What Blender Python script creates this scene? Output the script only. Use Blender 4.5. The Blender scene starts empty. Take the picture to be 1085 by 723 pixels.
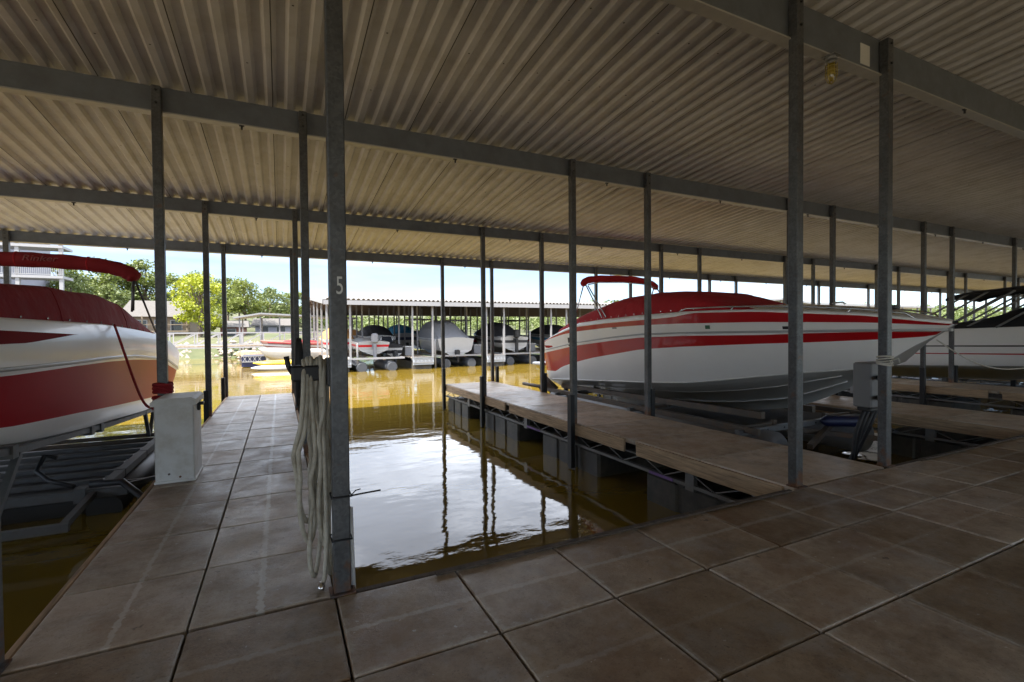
import bpy, math, random
from mathutils import Vector, Matrix, noise as mnoise
random.seed(7)
SC = bpy.context.scene
COL = SC.collection
R = math.radians
ORG = {}

# ------------------------------------------------------------------ mesh builder
class MB:
    def __init__(s): s.v=[]; s.f=[]; s.m=[]; s.s=[]
    def add(s, vs, fs, mat=0, smooth=False):
        o=len(s.v); s.v += [tuple(p) for p in vs]
        for f in fs: s.f.append(tuple(i+o for i in f)); s.m.append(mat); s.s.append(smooth)
    def box(s,x0,x1,y0,y1,z0,z1,mat=0,b=0.0):
        if b>0:
            return s.bevel_box(x0,x1,y0,y1,z0,z1,b,mat)
        vs=[(x,y,z) for z in (z0,z1) for y in (y0,y1) for x in (x0,x1)]
        s.add(vs,[(0,2,3,1),(4,5,7,6),(0,1,5,4),(2,6,7,3),(0,4,6,2),(1,3,7,5)],mat)
    def bevel_box(s,x0,x1,y0,y1,z0,z1,b,mat=0):
        # chamfered top and bottom edges and vertical corners
        def ring(i,z): return [(x0+i+b,y0+i,z),(x1-i-b,y0+i,z),(x1-i,y0+i+b,z),(x1-i,y1-i-b,z),(x1-i-b,y1-i,z),(x0+i+b,y1-i,z),(x0+i,y1-i-b,z),(x0+i,y0+i+b,z)]
        vs=ring(b,z0)+ring(0,z0+b)+ring(0,z1-b)+ring(b,z1)
        fs=[tuple(range(7,-1,-1)),tuple(range(24,32))]
        for k in range(3):
            for i in range(8): fs.append((k*8+i,k*8+(i+1)%8,k*8+8+(i+1)%8,k*8+8+i))
        s.add(vs,fs,mat)
    def tube(s,pts,r,n=8,mat=0,smooth=True,closed=False,caps=True):
        P=[Vector(p) for p in pts]; N=len(P); rr=r if isinstance(r,(list,tuple)) else [r]*N
        vs=[]; up=None
        for i in range(N):
            if closed: t=P[(i+1)%N]-P[i-1]
            else: t=P[min(i+1,N-1)]-P[max(i-1,0)]
            if t.length<1e-9: t=Vector((0,0,1))
            t.normalize()
            if up is None:
                up=Vector((0,0,1)) if abs(t.z)<.9 else Vector((1,0,0))
            a=up-t*up.dot(t)
            if a.length<1e-6: a=Vector((1,0,0))-t*t.x
            a.normalize(); up=a; c=t.cross(a)
            for k in range(n):
                q=2*math.pi*k/n; vs.append(P[i]+(a*math.cos(q)+c*math.sin(q))*rr[i])
        fs=[]
        for i in range(N if closed else N-1):
            j=(i+1)%N
            for k in range(n): fs.append((i*n+k,i*n+(k+1)%n,j*n+(k+1)%n,j*n+k))
        s.add(vs,fs,mat,smooth)
        if caps and not closed:
            o=len(s.v)-len(vs)
            s.f.append(tuple(o+k for k in range(n-1,-1,-1))); s.m.append(mat); s.s.append(False)
            s.f.append(tuple(o+(N-1)*n+k for k in range(n))); s.m.append(mat); s.s.append(False)
    def bar(s,p0,p1,w,h,mat=0):
        a=Vector(p0); b=Vector(p1); t=(b-a).normalized()
        up=Vector((0,0,1)) if abs(t.z)<.95 else Vector((0,1,0))
        sx=t.cross(up).normalized()*w/2; sz=sx.cross(t).normalized()*h/2
        vs=[q+i*sx+j*sz for q in (a,b) for (i,j) in ((-1,-1),(1,-1),(1,1),(-1,1))]
        s.add(vs,[(0,1,2,3),(7,6,5,4),(0,4,5,1),(1,5,6,2),(2,6,7,3),(3,7,4,0)],mat)
    def grid(s,rows,mat=0,smooth=True,flip=False,matf=None):
        n=len(rows[0]); o=len(s.v)
        for r in rows: s.v += [tuple(p) for p in r]
        for i in range(len(rows)-1):
            for j in range(n-1):
                q=(o+i*n+j,o+i*n+j+1,o+(i+1)*n+j+1,o+(i+1)*n+j)
                s.f.append(q[::-1] if flip else q); s.m.append(matf(i,j) if matf else mat); s.s.append(smooth)
    def build(s,name,mats,parent=None,org=None,mirror=None):
        if org is None: org=ORG.get(parent.name,(0,0,0)) if parent else (0,0,0)
        me=bpy.data.meshes.new(name)
        me.from_pydata([(p[0]-org[0],p[1]-org[1],p[2]-org[2]) for p in s.v],[],s.f)
        if not isinstance(mats,(list,tuple)): mats=[mats]
        for m in mats: me.materials.append(m)
        me.polygons.foreach_set('material_index',s.m); me.polygons.foreach_set('use_smooth',s.s)
        me.update()
        o=bpy.data.objects.new(name,me); COL.objects.link(o)
        if parent: o.parent=parent
        else: o.location=org
        ORG[o.name]=org
        return o
def empty(name,loc,label=None,cat=None,group=None):
    o=bpy.data.objects.new(name,None); COL.objects.link(o); o.location=loc; o.empty_display_size=.2
    ORG[o.name]=tuple(loc); tag(o,label,cat,group); return o
def tag(o,label=None,cat=None,group=None,kind=None):
    if label: o['label']=label
    if cat: o['category']=cat
    if group: o['group']=group
    if kind: o['kind']=kind
    return o
def copy_tree(o,parent=None):
    c=o.copy(); COL.objects.link(c); c.parent=parent
    for ch in list(o.children): copy_tree(ch,c)
    return c
def lerp(tab,y):
    if y<=tab[0][0]: return tab[0][1]
    for (a,p),(b,q) in zip(tab,tab[1:]):
        if y<=b:
            t=(y-a)/(b-a); return p+(q-p)*t
    return tab[-1][1]
def smooth_lerp(tab,y,w=.35):
    return sum(lerp(tab,y+d) for d in (-w,-w/2,0,w/2,w))/5

# ------------------------------------------------------------------ materials
def nodes(name):
    m=bpy.data.materials.new(name); m.use_nodes=True; nt=m.node_tree
    return m,nt,nt.nodes['Principled BSDF'],nt.links
def N(nt,t,**kw):
    n=nt.nodes.new(t)
    for k,v in kw.items(): setattr(n,k,v)
    return n
def mat(name,col,rough=.5,metal=0,coat=0,var=.12,nscale=6,bump=0,bscale=40,dirt=None,dscale=2.5,damt=.5,island=0,stretch=None,spec=None):
    """base colour with two-scale noise variation, optional dirt colour and bump"""
    m,nt,b,L=nodes(name)
    tc=N(nt,'ShaderNodeTexCoord'); src=tc.outputs['Object']
    if stretch:
        mp=N(nt,'ShaderNodeMapping'); mp.inputs['Scale'].default_value=stretch; L.new(src,mp.inputs['Vector']); src=mp.outputs[0]
    n1=N(nt,'ShaderNodeTexNoise'); n1.inputs['Scale'].default_value=nscale; n1.inputs['Detail'].default_value=6; n1.inputs['Roughness'].default_value=.65
    L.new(src,n1.inputs['Vector'])
    mx=N(nt,'ShaderNodeMix',data_type='RGBA'); L.new(n1.outputs['Fac'],mx.inputs[0])
    lo=[c*(1-var*1.6) for c in col]; hi=[min(1,c*(1+var*1.6)) for c in col]
    mx.inputs[6].default_value=(*lo,1); mx.inputs[7].default_value=(*hi,1); out=mx.outputs[2]
    if dirt:
        n2=N(nt,'ShaderNodeTexNoise'); n2.inputs['Scale'].default_value=dscale; n2.inputs['Detail'].default_value=8; n2.inputs['Roughness'].default_value=.7
        L.new(src,n2.inputs['Vector'])
        rp=N(nt,'ShaderNodeValToRGB'); rp.color_ramp.elements[0].position=.45; rp.color_ramp.elements[1].position=.72
        rp.color_ramp.elements[1].color=(damt,)*3+(1,); rp.color_ramp.elements[0].color=(0,0,0,1)
        L.new(n2.outputs['Fac'],rp.inputs[0])
        m2=N(nt,'ShaderNodeMix',data_type='RGBA'); L.new(rp.outputs[0],m2.inputs[0]); L.new(out,m2.inputs[6]); m2.inputs[7].default_value=(*dirt,1); out=m2.outputs[2]
    if island:
        g=N(nt,'ShaderNodeNewGeometry'); hs=N(nt,'ShaderNodeHueSaturation')
        mr=N(nt,'ShaderNodeMapRange'); mr.inputs[3].default_value=1-island; mr.inputs[4].default_value=1+island
        L.new(g.outputs['Random Per Island'],mr.inputs[0]); L.new(mr.outputs[0],hs.inputs['Value']); L.new(out,hs.inputs['Color']); out=hs.outputs[0]
    L.new(out,b.inputs['Base Color'])
    b.inputs['Roughness'].default_value=rough; b.inputs['Metallic'].default_value=metal
    if coat: b.inputs['Coat Weight'].default_value=coat; b.inputs['Coat Roughness'].default_value=.04
    if spec is not None: b.inputs['Specular IOR Level'].default_value=spec
    if bump:
        n3=N(nt,'ShaderNodeTexNoise'); n3.inputs['Scale'].default_value=bscale; n3.inputs['Detail'].default_value=4; L.new(src,n3.inputs['Vector'])
        bp=N(nt,'ShaderNodeBump'); bp.inputs['Strength'].default_value=bump; bp.inputs['Distance'].default_value=.01 if bump<.9 or bscale>20 else .06
        L.new(n3.outputs['Fac'],bp.inputs['Height']); L.new(bp.outputs[0],b.inputs['Normal'])
    return m

def add_rust(m):
    nt=m.node_tree; b=nt.nodes['Principled BSDF']; L=nt.links
    src=b.inputs['Base Color'].links[0].from_socket
    tc=N(nt,'ShaderNodeTexCoord'); sp=N(nt,'ShaderNodeSeparateXYZ'); L.new(tc.outputs['Object'],sp.inputs[0])
    n=N(nt,'ShaderNodeTexNoise'); n.inputs['Scale'].default_value=11; n.inputs['Detail'].default_value=6; L.new(tc.outputs['Object'],n.inputs['Vector'])
    mr=N(nt,'ShaderNodeMapRange'); mr.inputs[1].default_value=.0; mr.inputs[2].default_value=.28; mr.inputs[3].default_value=.62; mr.inputs[4].default_value=.30; L.new(sp.outputs['Z'],mr.inputs[0])
    ad=N(nt,'ShaderNodeMath',operation='ADD'); L.new(mr.outputs[0],ad.inputs[0]); L.new(n.outputs['Fac'],ad.inputs[1])
    r2=N(nt,'ShaderNodeMapRange'); r2.inputs[1].default_value=.93; r2.inputs[2].default_value=1.12; r2.inputs[3].default_value=0; r2.inputs[4].default_value=.85; L.new(ad.outputs[0],r2.inputs[0])
    v=N(nt,'ShaderNodeTexVoronoi'); v.inputs['Scale'].default_value=55; L.new(tc.outputs['Object'],v.inputs['Vector'])
    hs=N(nt,'ShaderNodeHueSaturation'); vr=N(nt,'ShaderNodeMapRange'); vr.inputs[3].default_value=.84; vr.inputs[4].default_value=1.18
    sc=N(nt,'ShaderNodeSeparateColor'); L.new(v.outputs['Color'],sc.inputs[0]); L.new(sc.outputs[0],vr.inputs[0]); L.new(vr.outputs[0],hs.inputs['Value']); L.new(src,hs.inputs['Color'])
    mx=N(nt,'ShaderNodeMix',data_type='RGBA'); L.new(r2.outputs[0],mx.inputs[0]); L.new(hs.outputs[0],mx.inputs[6]); mx.inputs[7].default_value=(.16,.07,.03,1)
    L.new(mx.outputs[2],b.inputs['Base Color']); return m

def wood_mat(name,col):
    m,nt,b,L=nodes(name)
    tc=N(nt,'ShaderNodeTexCoord'); mp=N(nt,'ShaderNodeMapping'); mp.inputs['Scale'].default_value=(14,1.2,22); L.new(tc.outputs['Object'],mp.inputs['Vector'])
    n1=N(nt,'ShaderNodeTexNoise'); n1.inputs['Scale'].default_value=1.6; n1.inputs['Detail'].default_value=7; n1.inputs['Roughness'].default_value=.7; L.new(mp.outputs[0],n1.inputs['Vector'])
    rp=N(nt,'ShaderNodeValToRGB'); e=rp.color_ramp.elements
    e[0].position=.3; e[0].color=(*[c*.35 for c in col],1); e[1].position=.68; e[1].color=(*[min(1,c*1.35) for c in col],1)
    L.new(n1.outputs['Fac'],rp.inputs[0]); L.new(rp.outputs[0],b.inputs['Base Color']); b.inputs['Roughness'].default_value=.8
    bp=N(nt,'ShaderNodeBump'); bp.inputs['Strength'].default_value=.5; bp.inputs['Distance'].default_value=.008; L.new(n1.outputs['Fac'],bp.inputs['Height']); L.new(bp.outputs[0],b.inputs['Normal'])
    return m

def concrete_mat(name,c1,c2,stripes=(),axis=0,rust=True,pg=(.0,.76,.0,.76)):
    """panel concrete: mottled, tone per panel, worn pale lines over the steel below"""
    m,nt,b,L=nodes(name)
    tc=N(nt,'ShaderNodeTexCoord'); P=tc.outputs['Object']
    def noise(sc,det=6,ro=.65):
        n=N(nt,'ShaderNodeTexNoise'); n.inputs['Scale'].default_value=sc; n.inputs['Detail'].default_value=det; n.inputs['Roughness'].default_value=ro; L.new(PI_,n.inputs['Vector']); return n.outputs['Fac']
    g0=N(nt,'ShaderNodeNewGeometry'); cx=N(nt,'ShaderNodeMath',operation='MULTIPLY'); cx.inputs[1].default_value=173; L.new(g0.outputs['Random Per Island'],cx.inputs[0])
    va=N(nt,'ShaderNodeVectorMath',operation='ADD'); L.new(P,va.inputs[0]); L.new(cx.outputs[0],va.inputs[1]); PI_=va.outputs[0]
    def ramp(fac,a,b_,ca=0,cb=1):
        r=N(nt,'ShaderNodeMapRange'); r.inputs[1].default_value=a; r.inputs[2].default_value=b_; r.inputs[3].default_value=ca; r.inputs[4].default_value=cb; L.new(fac,r.inputs[0]); return r.outputs[0]
    def mix(f,a,c):
        x=N(nt,'ShaderNodeMix',data_type='RGBA'); L.new(f,x.inputs[0])
        for i,q in ((6,a),(7,c)):
            if isinstance(q,tuple): x.inputs[i].default_value=(*q,1)
            else: L.new(q,x.inputs[i])
        return x.outputs[2]
    def math_(op,a,c):
        x=N(nt,'ShaderNodeMath',operation=op)
        for i,q in ((0,a),(1,c)):
            if isinstance(q,(int,float)): x.inputs[i].default_value=q
            else: L.new(q,x.inputs[i])
        return x.outputs[0]
    g=N(nt,'ShaderNodeNewGeometry')
    base=mix(ramp(noise(1.5,9,.75),.40,.62),c1,c2)
    base=mix(ramp(noise(3.3,9,.78),.47,.72,0,.75),base,tuple(c*.42 for c in c1))
    base=mix(ramp(noise(2.2,7,.7),.52,.70,0,.6),base,tuple(min(1,c*1.5) for c in (c2[2]*1.05,c2[2],c2[2]*.95)))
    if rust: base=mix(ramp(noise(.8,6,.7),.52,.70,0,.5),base,(c1[0]*.92,c1[1]*.66,c1[2]*.42))
    speck=noise(70,3,.6); base=mix(ramp(speck,.58,.72,0,.55),base,tuple(c*.35 for c in c1))
    base=mix(ramp(noise(26,2,.5),.735,.76,0,.8),base,(.6,.58,.53))
    base=mix(ramp(noise(9,3,.55),.70,.735,0,.75),base,tuple(c*.3 for c in c1))
    if stripes:
        sp=N(nt,'ShaderNodeSeparateXYZ'); L.new(P,sp.inputs[0])
        worn=ramp(noise(1.7,7,.75),.30,.5); edge=ramp(noise(22,3,.6),.35,.75,-.012,.012)
        for s_,w,a in stripes:
            d=math_('ABSOLUTE',math_('SUBTRACT',math_('ADD',sp.outputs[axis],edge),s_),0)
            f=ramp(d,w,w*.55,0,a); f=math_('MULTIPLY',f,worn)
            base=mix(f,base,(.62,.6,.56))
    sp2=N(nt,'ShaderNodeSeparateXYZ'); L.new(P,sp2.inputs[0]); ds=[]
    for o_,p_,ax in ((pg[0],pg[1],'X'),(pg[2],pg[3],'Y')):
        fr=math_('FRACT',math_('DIVIDE',math_('SUBTRACT',sp2.outputs[ax],o_-20*p_),p_),0)
        ds.append(math_('MULTIPLY',math_('MINIMUM',fr,math_('SUBTRACT',1,fr)),p_))
    de=math_('ADD',math_('MINIMUM',ds[0],ds[1]),ramp(noise(17,4,.7),.3,.7,-.022,.022))
    base=mix(math_('MULTIPLY',ramp(de,.008,.045,.75,0),ramp(noise(2.1,5,.7),.38,.62)),base,(.60,.56,.50))
    hs=N(nt,'ShaderNodeHueSaturation'); L.new(ramp(g.outputs['Random Per Island'],0,1,.66,1.2),hs.inputs['Value']); L.new(ramp(g.outputs['Random Per Island'],0,1,1.2,.85),hs.inputs['Saturation']); L.new(base,hs.inputs['Color'])
    L.new(hs.outputs[0],b.inputs['Base Color'])
    L.new(ramp(noise(2.6,7,.75),.35,.65,.28,.62),b.inputs['Roughness'])
    bp=N(nt,'ShaderNodeBump'); bp.inputs['Strength'].default_value=.5; bp.inputs['Distance'].default_value=.008; L.new(noise(38,7,.75),bp.inputs['Height']); L.new(bp.outputs[0],b.inputs['Normal'])
    return m

def leaf_mat(name,c1,c2):
    m,nt,b,L=nodes(name)
    g=N(nt,'ShaderNodeNewGeometry'); mx=N(nt,'ShaderNodeMix',data_type='RGBA'); L.new(g.outputs['Random Per Island'],mx.inputs[0])
    mx.inputs[6].default_value=(*c1,1); mx.inputs[7].default_value=(*c2,1)
    L.new(mx.outputs[2],b.inputs['Base Color']); b.inputs['Roughness'].default_value=.55
    tr=N(nt,'ShaderNodeBsdfTranslucent'); L.new(mx.outputs[2],tr.inputs['Color'])
    ms=N(nt,'ShaderNodeMixShader'); ms.inputs[0].default_value=.35; L.new(b.outputs[0],ms.inputs[1]); L.new(tr.outputs[0],ms.inputs[2])
    L.new(ms.outputs[0],nt.nodes['Material Output'].inputs['Surface'])
    return m

def water_mat():
    m,nt,b,L=nodes('lake_water')
    tc=N(nt,'ShaderNodeTexCoord'); P=tc.outputs['Object']
    def noise(sc,det,st=(1,1,1)):
        mp=N(nt,'ShaderNodeMapping'); mp.inputs['Scale'].default_value=st; L.new(P,mp.inputs[0])
        n=N(nt,'ShaderNodeTexNoise'); n.inputs['Scale'].default_value=sc; n.inputs['Detail'].default_value=det; n.inputs['Roughness'].default_value=.5; L.new(mp.outputs[0],n.inputs['Vector']); return n.outputs['Fac']
    mx=N(nt,'ShaderNodeMix',data_type='RGBA'); L.new(noise(.25,3),mx.inputs[0]); mx.inputs[6].default_value=(.132,.087,.010,1); mx.inputs[7].default_value=(.162,.108,.016,1)
    L.new(mx.outputs[2],b.inputs['Base Color']); b.inputs['Roughness'].default_value=.015; b.inputs['IOR'].default_value=1.5
    a=noise(1.1,2,(1,1.7,1)); c=noise(7,3,(1,1.5,1))
    ma=N(nt,'ShaderNodeMath',operation='MULTIPLY'); ma.inputs[1].default_value=.12; L.new(c,ma.inputs[0])
    ad=N(nt,'ShaderNodeMath',operation='ADD'); L.new(a,ad.inputs[0]); L.new(ma.outputs[0],ad.inputs[1])
    bp=N(nt,'ShaderNodeBump'); bp.inputs['Strength'].default_value=1; bp.inputs['Distance'].default_value=WAVE; L.new(ad.outputs[0],bp.inputs['Height']); L.new(bp.outputs[0],b.inputs['Normal'])
    return m
WAVE=.0075
M=dict(
 water=water_mat(),
 lap=mat('roof_lap_screw_dark',(.05,.042,.035),.8),  # dark colour of the sheet lap seams and screw heads
 steel=mat('galvanised_steel',(.10,.102,.106),.48,.55,var=.3,nscale=9,dirt=(.05,.042,.036),dscale=5,damt=.5),
 beam=mat('beam_steel',(.145,.16,.185),.5,.45,var=.18,nscale=4,dirt=(.09,.09,.09),dscale=3,damt=.5),
 beamlip=mat('beam_flange_lit',(.36,.35,.33),.5,.2,var=.15),  # paler than the web: light caught by the lip put into colour
 dark=mat('black_steel',(.022,.022,.024),.5,.3,var=.3),
 galv=mat('bright_galvanised',(.17,.173,.177),.5,.3,var=.2,nscale=7,dirt=(.16,.13,.10),dscale=4,damt=.6),
 liftgalv=mat('dull_galvanised',(.095,.10,.104),.6,.1,var=.25,nscale=6,dirt=(.08,.065,.05),dscale=4,damt=.7),
 rusty=mat('weathered_lift_steel',(.10,.083,.068),.6,.3,var=.3,nscale=5,dirt=(.14,.07,.03),dscale=5,damt=.7),
 roof=mat('roof_sheet_metal',(.535,.525,.54),.5,.0,var=.10,nscale=1.5,dirt=(.36,.335,.31),dscale=1.6,damt=.7),
 conc=concrete_mat('walkway_concrete',(.27,.185,.112),(.46,.365,.268),[(2.69,.024,.42),(1.93,.02,.25)],1,pg=(-.48,.76,3.07,.76)),
 conc_f=concrete_mat('finger_concrete',(.35,.27,.195),(.53,.46,.38),[(1.11,.024,1),(.40,.018,.6)],0,pg=(0,.76,.004,.76)),
 conc_w=concrete_mat('finger_plank_concrete',(.43,.32,.215),(.62,.505,.38),[],0,pg=(0,50,.004,1.22)),
 wood=wood_mat('weathered_board',(.42,.29,.175)),
 wood_d=wood_mat('dark_wet_board',(.085,.062,.045)),
 float=mat('float_plastic',(.035,.034,.033),.5,0,var=.3,nscale=3,dirt=(.15,.135,.105),dscale=2.2,damt=.6),
 red=mat('red_gelcoat',(.44,.007,.012),.3,0,.4,var=.03,spec=.3),
 dred=mat('maroon_gelcoat',(.36,.006,.016),.38,0,0,var=.03,spec=.12),
 tank=mat('scuffed_grey_tank',(.17,.175,.185),.5,.1,var=.15,nscale=3,dirt=(.11,.09,.07),dscale=3,damt=.6),
 graphic=mat('maroon_vinyl_graphic',(.20,.006,.012),.7,0,0,var=.03,spec=.15),
 white=mat('white_gelcoat',(.85,.83,.815),.32,0,.2,var=.02),
 farwhite=mat('dimmed_white_gelcoat',(.36,.355,.35),.35,0,.1,var=.05),  # white gelcoat darkened on the far boats to offset strong sunlight
 strake=mat('strake_edge_highlight',(.62,.61,.60),.4,0,.1,var=.05),  # pale tone paints the highlights along chine and strakes
 bottom=mat('hull_bottom_paint',(.42,.42,.42),.42,0,.2,var=.1,dirt=(.30,.28,.24),dscale=3,damt=.4),
 canvas_r=mat('red_canvas',(.42,.012,.02),.85,0,var=.16,nscale=2.2,bump=1,bscale=2.6),
 canvas_m=mat('maroon_canvas',(.24,.009,.015),.85,0,var=.16,nscale=2.2,bump=1,bscale=2.6),
 canvas_k=mat('black_canvas',(.014,.014,.017),.85,0,var=.1,bump=.3,bscale=5),
 canvas_g=mat('grey_canvas',(.20,.205,.225),.85,0,var=.1,bump=.3,bscale=4),
 canvas_o=mat('orange_canvas',(.42,.20,.05),.8,0,var=.1),
 canvas_b=mat('blue_canvas',(.03,.17,.30),.8,0,var=.1),
 chrome=mat('polished_rail',(.6,.6,.6),.22,1,var=.02),
 pump=mat('shaded_white_plastic',(.19,.19,.195),.5,0,var=.05),  # grey carries the shade on the white control box
 boxw=mat('white_plastic',(.60,.60,.60),.5,0,var=.06,nscale=3,dirt=(.36,.32,.26),dscale=4.5,damt=.6),
 black=mat('black_rubber',(.016,.016,.018),.55,0,var=.1),
 hose=mat('beige_hose',(.45,.42,.35),.6,0,var=.15,nscale=8,dirt=(.18,.14,.09),dscale=12,damt=.7),
 rope=mat('white_rope',(.55,.52,.46),.8,0,var=.15,bump=.8,bscale=90),
 redrope=mat('red_rope',(.30,.012,.02),.75,0,var=.2,bump=.8,bscale=90),
 blue=mat('blue_vinyl',(.008,.012,.05),.45,0,var=.1),
 purple=mat('purple_paint',(.16,.09,.25),.6,0,var=.2),
 wirey=mat('dull_yellow_wire',(.32,.25,.05),.5,0,var=.1),
 yellow=mat('yellow_plastic',(.50,.33,.01),.35,0,var=.05),
 glassy=mat('amber_glass',(.30,.22,.04),.12,0,1,var=.1),
 paper=mat('pale_plate',(.5,.49,.46),.6,0,var=.08,nscale=20),
 green=mat('green_sticker',(.05,.14,.09),.5),
 numw=mat('number_paint',(.62,.62,.60),.6,0,var=.1,nscale=40),
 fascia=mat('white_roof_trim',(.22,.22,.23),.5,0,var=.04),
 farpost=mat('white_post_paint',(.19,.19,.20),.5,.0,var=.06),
 farroof=mat('pale_roof_metal',(.25,.26,.28),.45,.2,var=.08,nscale=.6),
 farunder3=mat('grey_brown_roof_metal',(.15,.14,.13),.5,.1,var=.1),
 farunder2=mat('blue_grey_roof_metal',(.22,.25,.28),.5,.1,var=.1),
 farunder=mat('roof_frame_brown',(.13,.10,.075),.6,0,var=.1),
 farfloat=mat('grey_tank',(.045,.05,.06),.5,.1,var=.1),
 bdeck=mat('dock_end_board',(.30,.33,.37),.6,0,var=.1),
 ground=mat('shore_ground',(.05,.06,.02),.95,0,var=.35,nscale=.4,dirt=(.13,.105,.065),dscale=.10,damt=.6),
 rock=mat('pale_riprap',(.22,.185,.15),.9,0,var=.25,nscale=2,island=.35),
 shingle=mat('grey_brown_shingle',(.085,.078,.072),.9,0,var=.2,nscale=3),
 tan=mat('tan_siding',(.20,.155,.11),.8,0,var=.08),
 brick=mat('red_brick',(.20,.09,.07),.85,0,var=.15,nscale=4),
 siding=mat('pale_siding',(.22,.22,.26),.7,0,var=.04),
 wtrim=mat('white_trim',(.25,.25,.265),.5,0,var=.03),
 pane=mat('dark_window_glass',(.03,.035,.045),.08,0,0,var=.1),
 bark=mat('tree_bark',(.10,.075,.055),.95,0,var=.3,nscale=5),
 leaf1=leaf_mat('leaf_mid',(.075,.10,.014),(.18,.21,.035)),
 leaf2=leaf_mat('leaf_deep',(.06,.085,.016),(.14,.17,.03)),
 leaf3=leaf_mat('leaf_yellow',(.20,.235,.012),(.32,.34,.02)),
 leaf4=leaf_mat('leaf_hill',(.07,.10,.024),(.15,.18,.05)),
)

add_rust(M['steel'])
# ------------------------------------------------------------------ camera, world, sun
cam=bpy.data.cameras.new('camera'); co=bpy.data.objects.new('camera',cam); COL.objects.link(co); SC.camera=co
yaw,pit,rol=0.450971,-0.018024,-0.008908
cy,sy=math.cos(yaw),math.sin(yaw)
fw=Vector((sy*math.cos(pit),cy*math.cos(pit),math.sin(pit))); rt=Vector((cy,-sy,0)); up=rt.cross(fw)
c,s=math.cos(rol),math.sin(rol); rr=c*rt+s*up; uu=-s*rt+c*up
mw=Matrix((rr,uu,-fw)).transposed().to_4x4(); mw.translation=(0,0,1.6); co.matrix_world=mw
cam.sensor_width=36; cam.lens=507.9/1085*36; cam.clip_end=5000; cam.clip_start=.05
SUN_EL,SUN_AZ=R(60),R(245)      # azimuth clockwise from +Y: behind-left of the camera
w=bpy.data.worlds.new('World'); SC.world=w; w.use_nodes=True; nt=w.node_tree; bg=nt.nodes['Background']
sky=N(nt,'ShaderNodeTexSky',sky_type='NISHITA'); sky.sun_disc=False; sky.sun_elevation=SUN_EL; sky.sun_rotation=SUN_AZ; sky.air_density=.65; sky.dust_density=.05; sky.ozone_density=1
tc=N(nt,'ShaderNodeTexCoord'); mp=N(nt,'ShaderNodeMapping'); mp.inputs['Scale'].default_value=(1.2,1.2,6); nt.links.new(tc.outputs['Generated'],mp.inputs[0])
cl=N(nt,'ShaderNodeTexNoise'); cl.inputs['Scale'].default_value=2.2; cl.inputs['Detail'].default_value=7; cl.inputs['Roughness'].default_value=.6; nt.links.new(mp.outputs[0],cl.inputs['Vector'])
cr=N(nt,'ShaderNodeMapRange'); cr.inputs[1].default_value=.44; cr.inputs[2].default_value=.72; cr.inputs[3].default_value=.20; cr.inputs[4].default_value=.56; nt.links.new(cl.outputs['Fac'],cr.inputs[0])
mx=N(nt,'ShaderNodeMix',data_type='RGBA'); sz=N(nt,'ShaderNodeSeparateXYZ'); nt.links.new(tc.outputs['Generated'],sz.inputs[0])
hz=N(nt,'ShaderNodeMapRange'); hz.inputs[1].default_value=.13; hz.inputs[2].default_value=.23; hz.inputs[3].default_value=.13; hz.inputs[4].default_value=1.9; nt.links.new(sz.outputs['Z'],hz.inputs[0])
hm=N(nt,'ShaderNodeMath',operation='MULTIPLY',use_clamp=True); nt.links.new(cr.outputs[0],hm.inputs[0]); nt.links.new(hz.outputs[0],hm.inputs[1])
nt.links.new(hm.outputs[0],mx.inputs[0]); nt.links.new(sky.outputs[0],mx.inputs[6]); mx.inputs[7].default_value=(22,23.2,25.6,1)
nt.links.new(mx.outputs[2],bg.inputs['Color']); bg.inputs['Strength'].default_value=.05
sl=bpy.data.lights.new('sun','SUN'); so=bpy.data.objects.new('sun',sl); COL.objects.link(so); sl.energy=4.0; sl.angle=R(.5); sl.color=(1,.95,.87)
sd=Vector((math.sin(SUN_AZ)*math.cos(SUN_EL),math.cos(SUN_AZ)*math.cos(SUN_EL),math.sin(SUN_EL)))
so.rotation_euler=sd.to_track_quat('Z','Y').to_euler(); so.location=(0,0,60)
vs=SC.view_settings; vs.view_transform='Standard'; vs.look='None'; vs.gamma=1; vs.exposure=2.28; vs.use_curve_mapping=False
SC.cycles.max_bounces=8; SC.cycles.diffuse_bounces=5; SC.cycles.glossy_bounces=4; SC.cycles.caustics_reflective=True
SC.cycles.use_denoising=True; SC.cycles.sample_clamp_indirect=6

# ------------------------------------------------------------------ lake and land
WZ=-.8
b=MB(); b.add([(-900,-400,WZ),(1500,-400,WZ),(1500,1600,WZ),(-900,1600,WZ)],[(0,1,2,3)]); tag(b.build('lake_water',M['water']),kind='structure')
def shore(x):
    a=58 if x<2 else 58+min(1,(x-2)/30)*92
    return a+2.0*math.sin(x*.31)+1.2*math.sin(x*.83+1)
def land(x,y):
    d=y-shore(x)
    if d<0: return max(-4,WZ+d*.25)
    h=WZ+min(d,5)*.36
    if d>5: h+=(d-5)*(.045 if x<10 else .06)
    if x>60: h+=min(1,(x-60)/120)*min(1,max(0,d-8)/90)*(8+.009*min(x,700))
    if x<-5: h+=min(1,max(0,d-25)/70)*3.0
    return min(h,60)+(.35*mnoise.noise((x*.05,y*.05,0)) if d>6 else 0)
b=MB(); xs=[-500,-300,-200]+[-150+4*i for i in range(61)]+[100+15*i for i in range(40)]+[800,1200,1500]; ys=[35,45,50]+[53+1.5*i for i in range(30)]+[100+6*i for i in range(30)]+[300,400,600,1000,1600]
b.grid([[(x,y,land(x,y)) for x in xs] for y in ys]); tag(b.build('ground',M['ground']),kind='structure')
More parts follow.
